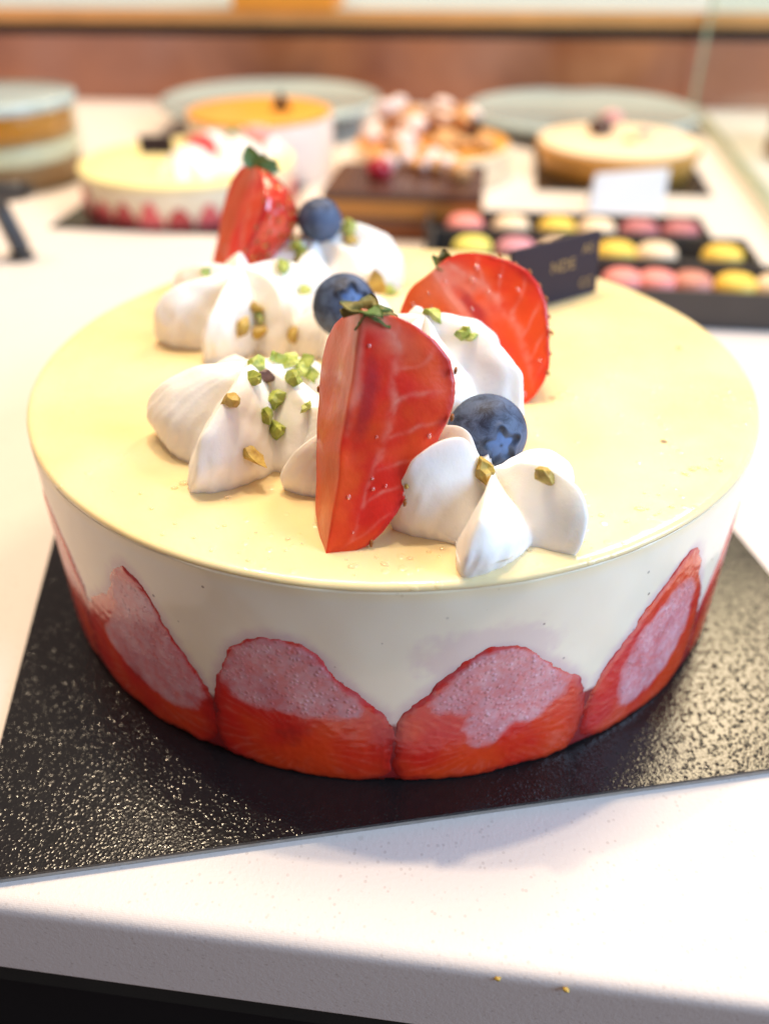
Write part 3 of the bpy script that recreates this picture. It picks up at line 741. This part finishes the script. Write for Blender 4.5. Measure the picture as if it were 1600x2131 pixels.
# ------------------------------------------------------------------ blueberries
def blueberry(label, c, r, crown, seed):
    n1, n2 = 96, 72; cr = np.array(crown, float); cr /= np.linalg.norm(cr)
    a_ = np.cross(cr, (0, .3, 1.0)); a_ /= np.linalg.norm(a_); b_ = np.cross(cr, a_)
    V = []; dk = []; pl_ = []
    for j in range(n2+1):
        th = PI*j/n2
        for k in range(n1):
            ph = 2*PI*k/n1; star = .5+.5*math.cos(5*ph+seed)
            star = star**1.3; q = 1+.02*mn.noise(Vector((math.sin(th)*math.cos(ph)*1.5, math.sin(th)*math.sin(ph)*1.5, seed)))
            q *= 1-.06*abs(math.cos(th))**3
            rin = .34+.15*star; d = 0
            if th < rin: q -= .11*smooth01((rin-th)/.07)-.015*smooth01((rin-th)/.3); 
            q += .045*math.exp(-((th-rin-.06)/.06)**2)*(.4+.6*star)
            d = math.exp(-((th-rin-.01)/.06)**2)*(.10+.9*star)+.9*math.exp(-(th/.045)**2)
            pl_.append(smooth01((rin-.06-th)/.08)*.8)
            if th >= rin+.0: pl_[-1] = 0
            p = (cr*math.cos(th)+a_*math.sin(th)*math.cos(ph)+b_*math.sin(th)*math.sin(ph))*r*q
            V.append(p); dk.append(min(1, d))
    F = gridfaces(n2+1, n1, wrap_v=True)
    o = mk('blueberry', V, F, M_blue, loc=c, attrs={'dark': dk, 'pale': pl_}); tag(o, label, 'blueberry', 'blueberries on the cake')
    add_solid(V, F, c); return o
blueberry('large dusty blueberry with an open crown behind the front cream star', (1.72, -4.57, 5.47), .735, (.36, -1.04, .20), 1)
blueberry('blueberry with a small dimple, just behind the leaves of the front strawberry', (-1.04, -.30, 6.19), .70, (.38, -.80, .62), 2)
blueberry('farthest blueberry, on top of the rearmost cream rosette', (-1.90, 4.45, 6.62), .585, (.3, .5, .9), 3)

# ------------------------------------------------------------------ chocolate plaque with gold print
A = np.array([3.05, 2.66, 4.75]); B = np.array([5.55, 4.38, 4.75]); xw = (B-A); Wp = np.linalg.norm(xw); xw /= Wp
upv = np.array([-.34, -.12, 1.0]); upv -= xw*(upv@xw); upv /= np.linalg.norm(upv); nv = np.cross(xw, upv)
Hp = 1.62; TH = .11
pq = thing('chocolate_plaque', 'thin dark chocolate plaque with gold letters standing behind the right strawberry', 'chocolate plaque', A)
V, F = box(0, Wp, 0, Hp, -TH, 0, .02)
mk('tablet', [xw*x+upv*y+nv*z for x, y, z in V], F, M_choc, pq, smooth=False)
def lettering(txt, x, y, size):
    cu = bpy.data.curves.new('lettering', 'FONT'); cu.body = txt; cu.size = size*S; cu.extrude = .003*S; cu.align_x = 'RIGHT'; cu.space_character = 1.05
    tmp = bpy.data.objects.new('tmp', cu); COL.objects.link(tmp); dg = bpy.context.evaluated_depsgraph_get()
    me = bpy.data.meshes.new_from_object(tmp.evaluated_get(dg)); bpy.data.objects.remove(tmp)
    me.materials.clear(); me.materials.append(M_gold)
    o = bpy.data.objects.new('lettering', me); COL.objects.link(o); o.parent = pq
    p = xw*x+upv*y+nv*.006
    o.matrix_local = Matrix(((xw[0], upv[0], nv[0], p[0]*S), (xw[1], upv[1], nv[1], p[1]*S), (xw[2], upv[2], nv[2], p[2]*S), (0, 0, 0, 1)))
lettering('AS', Wp-.22, 1.12, .36); lettering('NDE', Wp-.86, .80, .42); lettering('CC', Wp-.16, .22, .36)

# ------------------------------------------------------------------ pistachio pieces
bv = []
allv = []; allf = []
for vs, fs in solids:
    o = len(allv); allv += vs; allf += [[i+o for i in f] for f in fs]
BV = BVHTree.FromPolygons(allv, allf)
def land(x, y):
    v = cF+cR*(x-800)/FPX-cU*(y-1065.5)/FPX; v = Vector(v).normalized()
    h = BV.ray_cast(Vector(CAM), v, 80); return h[0], h[1]
PIS = [
 (540, 762, 20, 'lime', 'pale pistachio piece at the top left of the front left cluster'), (572, 748, 17, 'green', 'green pistachio piece at the very top of the front left cluster'),
 (602, 757, 19, 'lime', 'whitish lime pistachio piece beside the top of the front left cluster'), (526, 790, 18, 'green', 'rounded green pistachio piece on the left flank of the cluster'),
 (562, 783, 16, 'purple', 'purple skinned pistachio piece in the middle of the cluster'), (603, 796, 19, 'green', 'upright green pistachio piece below the lime one'),
 (634, 752, 20, 'green', 'bright green pistachio piece nearest the strawberry, upper'), (640, 778, 18, 'green', 'green pistachio piece tucked against the front strawberry'),
 (622, 768, 15, 'lime', 'small lime pistachio piece between two green ones by the strawberry'),
 (479, 833, 19, 'brown', 'lone orange brown pistachio piece on the left lobe of the cream'), (570, 833, 21, 'green', 'shiny green pistachio piece halfway down the cream crest'),
 (552, 862, 18, 'green', 'green pistachio piece under the shiny one on the crest'), (567, 890, 24, 'green', 'largest green pistachio piece with a brown spot, lowest of three on the crest'),
 (518, 948, 21, 'brown', 'olive brown pistachio piece low on the front left cream'), (641, 848, 12, 'lime', 'tiny lime crumb touching the edge of the front strawberry'),
 (528, 642, 17, 'brown', 'golden brown pistachio piece high on the broad left rosette'), (545, 660, 14, 'lime', 'pale pistachio piece right of the golden brown one'),
 (500, 678, 17, 'brown', 'long brown pistachio piece on the left of the broad rosette'), (530, 690, 19, 'brown', 'dark brown pistachio piece low on the broad rosette'),
 (606, 692, 18, 'brown', 'amber pistachio piece in the fold of the broad rosette'), (628, 603, 15, 'lime', 'pale green pistachio piece in front of the rearmost rosette'),
 (432, 572, 13, 'green', 'green crumb on the left shoulder of the broad rosette'), (616, 512, 14, 'green', 'thin green pistachio piece on the rearmost rosette'),
 (626, 528, 18, 'lime', 'lime pistachio piece below the farthest blueberry'), (588, 556, 19, 'green', 'green pistachio piece between the rearmost and the broad rosette'),
 (772, 588, 24, 'brown', 'brown pistachio piece right of the middle blueberry'), (800, 602, 15, 'green', 'small green pistachio piece beside the right strawberry'),
 (726, 472, 17, 'lime', 'lime pistachio piece right of the farthest blueberry'), (728, 500, 14, 'brown', 'beige nut crumb right of the farthest blueberry'),
 (893, 655, 19, 'lime', 'lime pistachio piece on the centre rosette by the leaves'), (968, 694, 19, 'green', 'green pistachio piece on the edge of the centre rosette'),
 (980, 704, 12, 'lime', 'small lime crumb on the edge of the centre rosette'), (1003, 972, 24, 'brown', 'golden nut piece standing in the front cream star'),
 (1140, 992, 20, 'brown', 'flat tan nut piece on the right lobe of the cream star'), (846, 1012, 6, 'brown', 'tiny tan speck on the left lobe of the cream star'),
]
for k, (x, y, w_, mt, lb) in enumerate(PIS):
    h, nrm = land(x, y)
    if h is None: continue
    dep = (np.array(h)-CAM)@cF; r = w_*1.36*dep/FPX
    rnd = random.Random(k*7+3)
    V, F = lump(k+.5, r*rnd.uniform(.9, 1.35), r*rnd.uniform(.75, 1.0), r*rnd.uniform(.6, .85), .75, ICO2)
    V = V@rotm(rnd.uniform(-.5, .5), rnd.uniform(-.5, .5), rnd.uniform(0, 6)).T
    # slice off a facet or two, as a chopped nut has
    for _ in range(6):
        n_ = np.array([rnd.gauss(0, 1) for _ in range(3)]); n_ /= np.linalg.norm(n_); lim = r*rnd.uniform(.30, .62)
        dd = V@n_; ov = np.maximum(0, dd-lim); V = V-ov[:, None]*n_
    V = V-np.array([0, 0, V[:, 2].min()])*0
    up = Vector(nrm)
    p = np.array(h)+np.array(up)*r*.28
    o = mk('pistachio_piece', V, F, M_pis[mt], loc=p, smooth=False); tag(o, lb, 'pistachio piece', 'chopped pistachios on the cream')
    if mt in ('green', 'lime') and w_ > 18: 
        pass

# crumbs on the counter's front edge
for (x, y, lb) in ((1035, 2036, 'small tan crumb on the front edge of the counter, left one of two'), (1178, 2060, 'small tan crumb on the front edge of the counter, right one of two')):
    v = cF+cR*(x-800)/FPX-cU*(y-1065.5)/FPX; t_ = (-.40-CAM[2])/v[2]; p = CAM+v*t_
    V, F = lump(x, .05, .04, .035, .8, ICO2)
    tag(mk('crumb', V, F, M_pis['brown'], loc=p), lb, 'crumb', 'crumbs on the counter edge')

# ------------------------------------------------------------------ background: other cakes and things
CZ = -.2
def bcake(name, label, c, cat, layers, board=None, group=None):
    """layers: (part name, r0, r1, z0, z1, material)"""
    th = thing(name, label, cat, (c[0], c[1], CZ+(.15 if board else 0)), group)
    for k, (pn, r0, r1, z0, z1, mt) in enumerate(layers):
        V, F = cyl_lathe(disc(r0, z0, z1, min(.1, (z1-z0)*.3), r1), 96, .01, k+1); mk(pn, V, F, mt, th)
    return th
def bboard(label, c, hx, rz=ROT, hy=None):
    th = mk('cake_board', *box(-hx, hx, -(hy or hx), hy or hx, 0, .148, .02), M_board, loc=(c[0], c[1], CZ), smooth=False)
    th.rotation_euler = (0, 0, rz); tag(th, label, 'cake board', 'black cake boards'); return th
tag(bd, group='black cake boards')
# A jar-like layered dessert at the left edge
ta = thing('trifle', 'layered trifle in a clear round tub with a pale lid at the left edge', 'dessert tub', (-23.4, 36.0, CZ))
for pn, r0, z0, z1, mt in (('biscuit_layer', 4.3, .05, 1.45, M_biscuit), ('ivory_layer', 4.3, 1.452, 2.5, M_ivory), ('sponge_layer', 4.28, 2.502, 2.9, M_fudge), ('fruit_layer', 4.3, 2.902, 4.1, M_amberfruit)):
    V, F = cyl_lathe(disc(r0, z0, z1, .08), 96, .02, 3); mk(pn, V, F, mt, ta)
V, F = cyl_lathe([(1e-3, 0), (4.55, 0), (4.62, .1), (4.62, 4.15), (4.5, 4.15), (4.45, .04), (1e-3, .04)], 96); mk('tub', V, F, M_glass, ta)
V, F = cyl_lathe(disc(4.72, 4.16, 4.72, .12), 96); mk('lid', V, F, M_plate, ta)
# B small strawberry cake
bboard('black board under the small strawberry cake at the left', (-11.3, 31.0), 5.75)
tb_ = bcake('cake', 'small strawberry cream cake at the left, twin of the large one', (-11.36, 31.34), 'cake', [('mousse_body', 5.75, 5.82, 0, 1.8, M_ivory), ('glaze', 5.84, 5.84, 1.802, 2.05, M_custard)], board=True, group='cakes in the background')
for k in range(24):
    a = 2*PI*k/24+.1; V = []; w_ = .62; hh = 1.0+.3*((k*7) % 3)/2
    pts = []
    for s in (0, 1):
        rr = 5.83+(.06 if s == 0 else -.2)
        for (u, z) in [(-1, .02), (-.98, .4), (-.6, .75), (-.3, hh*.92), (0, hh), (.3, hh*.92), (.6, .75), (.98, .4), (1, .02)]:
            aa = a+u*w_/5.8; pts.append((rr*math.cos(aa), rr*math.sin(aa), z))
    F = [list(range(9)), list(range(9, 18))[::-1]]+[(i, i+9, (i+1) % 9+9, (i+1) % 9) for i in range(9)]
    mk('strawberry_slice', pts, F, M_strawbit if k % 2 else M_jelly, tb_, smooth=False)
zt = CZ+.15+2.05
def topping(name, label, cat, loc, mt, sx, sy, sz, seed, group=None, rz=0, rough=.35, base=ICO3):
    V, F = lump(seed, sx, sy, sz, rough, base); V = V@rotm(0, 0, rz).T
    o = mk(name, V, F, mt, loc=(loc[0], loc[1], loc[2]+sz*.75)); tag(o, label, cat, group); return o
def mini_rosette(label, x, y, z, r, h, mt, seed, group):
    V = []; n_, m_ = 60, 12
    for j in range(m_):
        s_ = j/(m_-1)
        for k in range(n_):
            a = 2*PI*k/n_; rr = r*(1-s_)**.6*(1+.18*math.cos(7*a+s_*3)); V.append((rr*math.cos(a), rr*math.sin(a), h*s_))
    F = gridfaces(m_, n_, wrap_v=True); F.append(list(range(n_))[::-1])
    tag(mk('cream_rosette', V, F, mt, loc=(x, y, z)), label, 'whipped cream', group)
G1 = 'toppings of the small strawberry cake'
for k, (x, y, r, lb) in enumerate([(-10.6, 28.6, 1.5, 'nearest cream rosette on the small strawberry cake'), (-8.3, 30.3, 1.6, 'cream rosette at the right of the small strawberry cake'), (-10.2, 32.2, 1.4, 'cream rosette in the middle of the small strawberry cake'), (-7.6, 33.4, 1.3, 'rear cream rosette of the small strawberry cake')]):
    mini_rosette(lb, x, y, zt, r, 1.3, M_cream, k, G1)
topping('strawberry_piece', 'pink strawberry wedge on the small strawberry cake', 'strawberry', (-10.3, 30.4, zt+.5), M_strawbit, 1.1, .35, .55, 3, rz=-.5)
topping('strawberry_piece', 'pale strawberry wedge at the rear of the small strawberry cake', 'strawberry', (-7.5, 32.2, zt+.7), M_petal, .8, .4, .5, 4, rz=-.4)
topping('pistachio_piece', 'green crumb at the rear of the small strawberry cake', 'pistachio piece', (-9.0, 33.3, zt+1.0), M_greenbit, .3, .25, .2, 5)
topping('pistachio_piece', 'green crumb by the pink strawberry wedge', 'pistachio piece', (-11.6, 31.6, zt+.1), M_greenbit, .3, .25, .2, 6)
pqb = mk('chocolate_plaque', *box(-.95, .95, -.08, .08, 0, .95, .02), M_choc, loc=(-13.3, 32.6, zt), smooth=False); tag(pqb, 'small dark chocolate plaque on the small strawberry cake', 'chocolate plaque')
# C tall pale cake
tc = bcake('cake', 'tall pale pink cake with an orange caramel top', (-8.05, 37.6), 'cake', [('side', 4.36, 4.36, 0, 3.35, M_pale), ('caramel_top', 4.34, 4.34, 3.352, 3.6, M_caramel)], group='cakes in the background')
V = [(-.62, -.07, 0), (.62, -.07, 0), (0, -.07, 1.1), (-.62, .07, 0), (.62, .07, 0), (0, .07, 1.1)]; F = [(0, 1, 2), (5, 4, 3), (0, 3, 4, 1), (1, 4, 5, 2), (2, 5, 3, 0)]
tag(mk('chocolate_plaque', V, F, M_choc, loc=(-6.7, 37.3, CZ+3.6), smooth=False), 'dark chocolate triangle on the tall pale cake', 'chocolate plaque')
# D nut topped cake, E chocolate cake
td = bcake('cake', 'cream sided cake with a caramel top heaped with nuts', (2.4, 37.3), 'cake', [('side', 4.8, 4.8, 0, 1.75, M_tartcream), ('caramel_top', 4.6, 4.6, 1.752, 1.97, M_caramel)], board=False, group='cakes in the background')
te = thing('cake', 'square chocolate cake with brown layers in front of the nut cake', 'cake', (.75, 27.1, CZ), 'cakes in the background', rz=ROT)
for pn, z0, z1, mt in (('sponge_layer', 0, .75, M_sponge), ('ganache_layer', .752, 1.05, M_ganache), ('sponge_layer', 1.052, 1.5, M_fudge), ('caramel_layer', 1.502, 1.85, M_fudge), ('chocolate_top', 1.852, 2.25, M_ganache)):
    V, F = box(-3.9, 3.9, -2.9, 2.9, z0, z1, .06); mk(pn, V, F, mt, te, smooth=False)
rnd = random.Random(5); GN = 'caramelised nuts heaped on the nut cake'; GM = 'nuts scattered on the chocolate cake'
def ontab(x, y, z):
    v = cF+cR*(x-800)/FPX-cU*(y-1065.5)/FPX; t_ = (z-CAM[2])/v[2]; return CAM+v*t_
for k in range(44):
    x = rnd.uniform(775, 1010); y = rnd.uniform(262, 316) if k < 22 else rnd.uniform(232, 296); p = ontab(x, y, CZ+2.0)
    if math.hypot(p[0]-2.4, p[1]-37.3) > 4.3: continue
    lift = 0 if k < 22 else (.65 if k < 36 else 1.3)
    topping('nut_piece', 'rough sugared or caramelised nut in the heap on the nut cake', 'nut', (p[0], p[1], CZ+1.97+lift), [M_nutA, M_nutB, M_nutC, M_nutB, M_nutA][k % 5], rnd.uniform(.5, .9), rnd.uniform(.4, .7), rnd.uniform(.35, .6), k, GN, rz=rnd.uniform(0, 3))
for k in range(18):
    x = rnd.uniform(780, 960); y = rnd.uniform(322, 380); p = ontab(x, y, CZ+2.25)
    topping('nut_piece', 'rough sugared or caramelised nut lying on the chocolate cake', 'nut', (p[0], p[1], CZ+2.25), [M_nutA, M_nutB, M_nutA][k % 3], rnd.uniform(.45, .75), rnd.uniform(.35, .6), rnd.uniform(.3, .55), k+50, GM, rz=rnd.uniform(0, 3))
p = ontab(790, 372, CZ+2.25); topping('raspberry', 'dark red raspberry on the left of the chocolate cake', 'raspberry', (p[0], p[1], CZ+2.25), M_rasp, .65, .6, .6, 77, rough=.15)
pz = mk('chocolate_plaque', *box(-1.0, 1.0, -.1, .1, 0, 1.1, .02), M_choc, loc=(4.3, 37.9, CZ+1.97), smooth=False); tag(pz, 'dark chocolate shard sticking up among the nuts', 'chocolate plaque')
# F tart
bboard('black board under the golden tart at the right', (13.9, 37.6), 5.0)
tf = bcake('tart', 'golden round tart with a pale cream top and a dark berry at the right', (13.9, 37.85), 'tart', [('crust', 4.55, 5.02, 0, 1.55, M_tart), ('cream_filling', 4.85, 4.85, 1.5, 1.72, M_tartcream)], board=True)
zf = CZ+.15+1.72
topping('raspberry', 'dark berry in the middle of the golden tart', 'raspberry', (13.0, 39.2, zf), M_ganache, .75, .6, .55, 81, rough=.2)
topping('flower_petal', 'pink dried petals above the dark berry on the tart', 'petal', (13.7, 39.8, zf+.5), M_petal, .7, .4, .45, 82)
topping('flower_petal', 'small pink petal right of the dark berry on the tart', 'petal', (15.6, 38.6, zf), M_petal, .45, .3, .25, 83)
topping('herb_leaf', 'dark green leaf in front of the dark berry on the tart', 'leaf', (14.4, 37.2, zf), M_greenbit, .4, .3, .15, 84)
# G price card, back side, standing on the counter
gc = thing('price_card', 'blank white price card standing before the golden tart', 'price card', (12.8, 29.0, CZ))
V = [(-2.15, 0, .0), (1.85, 0, .0), (2.05, .75, 2.1), (-1.85, .75, 1.8)]; V += [(x, y+.05, z) for x, y, z in V]
mk('card', V, [(0, 1, 2, 3), (7, 6, 5, 4), (0, 4, 5, 1), (1, 5, 6, 2), (2, 6, 7, 3), (3, 7, 4, 0)], M_white, gc, smooth=False)
V = [(-1.85, .81, 1.8), (2.05, .81, 2.1), (1.9, 1.6, .0), (-2.0, 1.6, .0)]; V += [(x, y+.05, z) for x, y, z in V]
mk('back_flap', V, [(0, 1, 2, 3), (7, 6, 5, 4), (0, 4, 5, 1), (1, 5, 6, 2), (2, 6, 7, 3), (3, 7, 4, 0)], M_white, gc, smooth=False)
# I round plates
for (x, y, r, z0, lb) in ((-9.1, 51.2, 8.25, 1.6, 'pale green round stand behind the tall pale cake'), (14.1, 51.0, 8.6, .9, 'pale green round stand behind the golden tart')):
    th = thing('cake_stand', lb, 'cake stand', (x, y, CZ), 'pale round cake stands')
    V, F = cyl_lathe([(1e-3, 0), (3.0, 0), (3.0, .1), (1.2, .25), (1.1, z0-.1), (1e-3, z0-.1)], 64); mk('foot', V, F, M_plate, th)
    V, F = cyl_lathe([(1e-3, z0-.1), (r-.5, z0-.1), (r-.1, z0), (r, z0+.15), (r-.05, z0+.42), (r-.25, z0+.5), (r-.5, z0+.42), (r-.8, z0+.3), (1e-3, z0+.3)], 128); mk('plate', V, F, M_plate, th)
# H black presentation boxes with macarons
GB = 'black macaron boxes'
rows = [  # front y at x=8, length end, label, macarons (pixel x, colour, label)
 (20.75, 3.0, 14.3, 'farthest of three black macaron boxes', [(950, 'pink', 'bright pink macaron at the left end of the far box'), (1045, 'cream', 'cream macaron beside the bright pink one'), (1140, 'yellow', 'yellow macaron in the far box'), (1222, 'cream', 'cream macaron right of the yellow one in the far box'), (1310, 'rose', 'dull rose macaron in the far box, left one of two'), (1395, 'rose', 'dull rose macaron at the right end of the far box')]),
 (17.35, 3.2, 15.3, 'middle one of three black macaron boxes', [(965, 'lemon', 'lemon macaron at the left end of the middle box'), (1055, 'mauve', 'mauve macaron in the middle box'), (1140, 'cream', 'cream macaron behind the chocolate plaque'), (1262, 'yellow', 'yellow macaron right of the chocolate plaque'), (1345, 'cream', 'cream macaron in the middle box right of a yellow one'), (1482, 'yellow', 'golden macaron at the right end of the middle box')]),
 (13.8, 3.3, 16.6, 'nearest black macaron box with a grey brown front wall', [(1275, 'pink', 'pink macaron next to the plaque in the near box'), (1345, 'pink', 'pink macaron second from the plaque in the near box'), (1418, 'salmon', 'salmon brown macaron in the near box'), (1508, 'yellow', 'bright yellow macaron in the near box'), (1592, 'cream', 'cream macaron at the right edge of the picture')]),
]
M_boxblk = m_simple('box_black', (.055, .048, .044), .45, .2, 60, .1)
for (y0, dpt, xe, lb, macs) in rows:
    ang_ = R_(-6.2); cx = 8.0
    th = thing('macaron_box', lb, 'box', (cx, y0, CZ), GB, rz=ang_)
    xl = 1.45-cx; xr = xe-cx; hB = 1.5; wl = .12
    V, F = box(xl, xr, 0, dpt, 0, .12, .02); mk('base', V, F, M_boxblk, th, smooth=False)
    for (a, b, c_, d_) in ((xl, xr, 0, wl), (xl, xr, dpt-wl, dpt), (xl, xl+wl, wl+.003, dpt-wl-.003), (xr-wl, xr, wl+.003, dpt-wl-.003)):
        V, F = box(a, b, c_, d_, .123, hB, .02); mk('side_wall', V, F, M_boxblk, th, smooth=False)
    mxs = []
    for (px, colr, ml) in macs:
        yc = y0+dpt*.5; 
        v = cF+cR*(px-800)/FPX-cU*(520-1065.5)/FPX
        ym = yc; x = None
        for _ in range(4):
            zc = CZ+1.0; A_ = CAM[1]; depth_pt = np.array([0, ym, zc])-CAM
            dz = (depth_pt@cF); x = (px-800)/FPX*dz/cR[0]; ym = yc-math.tan(6.2*PI/180)*(x-cx)
        mxs.append((x-cx)/math.cos(ang_))
        mt_ = thing('macaron', ml, 'macaron', (x, ym, CZ+.125), 'macarons in the black boxes')
        R0 = .88 if y0 > 15 else .82
        for (z0, z1, flip) in ((0, .62, True), (.86, 1.5, False)):
            pf = [(1e-3, 0), (R0*.9, 0), (R0*1.02, .08), (R0, .2), (R0*.93, .42), (R0*.7, .58), (1e-3, .64)]
            if flip: pf = [(r, .64-z) for r, z in pf][::-1]
            V, F = cyl_lathe([(r, z+z0) for r, z in pf], 48); mk('shell', V, F, M_mac[colr], mt_)
        V, F = cyl_lathe(disc(R0*.92, .642, .858, .05), 48); mk('filling', V, F, M_mac['cream'] if colr != 'cream' else M_fudge, mt_)
# K black stand at the left edge
tk = thing('card_holder', 'dark metal card holder with a leaning stem at the left edge', 'card holder', (-17.6, 21.5, CZ))
V, F = tube([(.1, -.1, .28), (.1, 0, .5), (-.35, .1, 2.0), (-.65, .2, 3.0)], [.42, .45, .42, .4], 20); mk('stem', V, F, M_steelgrey, tk)
V, F = tube([(-1.7, .2, 2.75), (-.6, .2, 2.95), (.8, .15, 3.05), (1.25, .15, 3.1)], [.42, .5, .42, .25], 20); mk('clip', V, F, M_steelgrey, tk)
V, F = cyl_lathe(disc(.62, 0, .25, .06), 40); mk('foot', [(x+.1, y-.1, z) for x, y, z in V], F, M_steelgrey, tk)
# L glass side pane and the cake behind it
tg_ = thing('glass_panel', 'clear glass side panel with a thick greenish base strip at the right', 'glass panel', (0, 0, CZ))
dirp = np.array([-2.0, -14.7]); dirp /= np.linalg.norm(dirp); pA = np.array([24.3, 57.2]); pB = pA+dirp*41; nrm2 = np.array([dirp[1], -dirp[0]])
def wallbox(a, b, th_, z0, z1):
    V = []
    for z in (z0, z1):
        for p_, s_ in ((a, 1), (b, 1), (b, -1), (a, -1)): V.append((*(p_+nrm2*th_*s_), z))
    return V, [(0, 1, 2, 3), (7, 6, 5, 4), (0, 4, 5, 1), (1, 5, 6, 2), (2, 6, 7, 3), (3, 7, 4, 0)]
V, F = wallbox(pA, pB, .12, .5, 24); mk('pane', V, F, M_glass, tg_, smooth=False)
V, F = wallbox(pA, pB, .45, 0, .497); mk('base_strip', V, F, M_glassedge, tg_, smooth=False)
V, F = wallbox(pA-dirp*.25, pA-dirp*.02, .14, .5, 24); mk('pane_edge', V, F, M_glassedge, tg_, smooth=False)
tj = bcake('cake', 'brown layered cake behind the glass at the right edge', (29.0, 41.5), 'cake', [('sponge', 4.2, 4.2, 0, 1.1, M_biscuit), ('cream_layer', 4.2, 4.2, 1.102, 2.0, M_pale), ('chocolate_top', 4.2, 4.2, 2.002, 2.9, M_sponge)], group='cakes in the background')
for k in range(6):
    topping('nut_piece', 'brown nut on the cake behind the glass', 'nut', (26.6+.55*k, 40.2+(k % 3)*1.2, CZ+2.9), M_nutC if k % 2 else M_nutA, .6, .5, .5, k+90, 'nuts on the cake behind the glass')
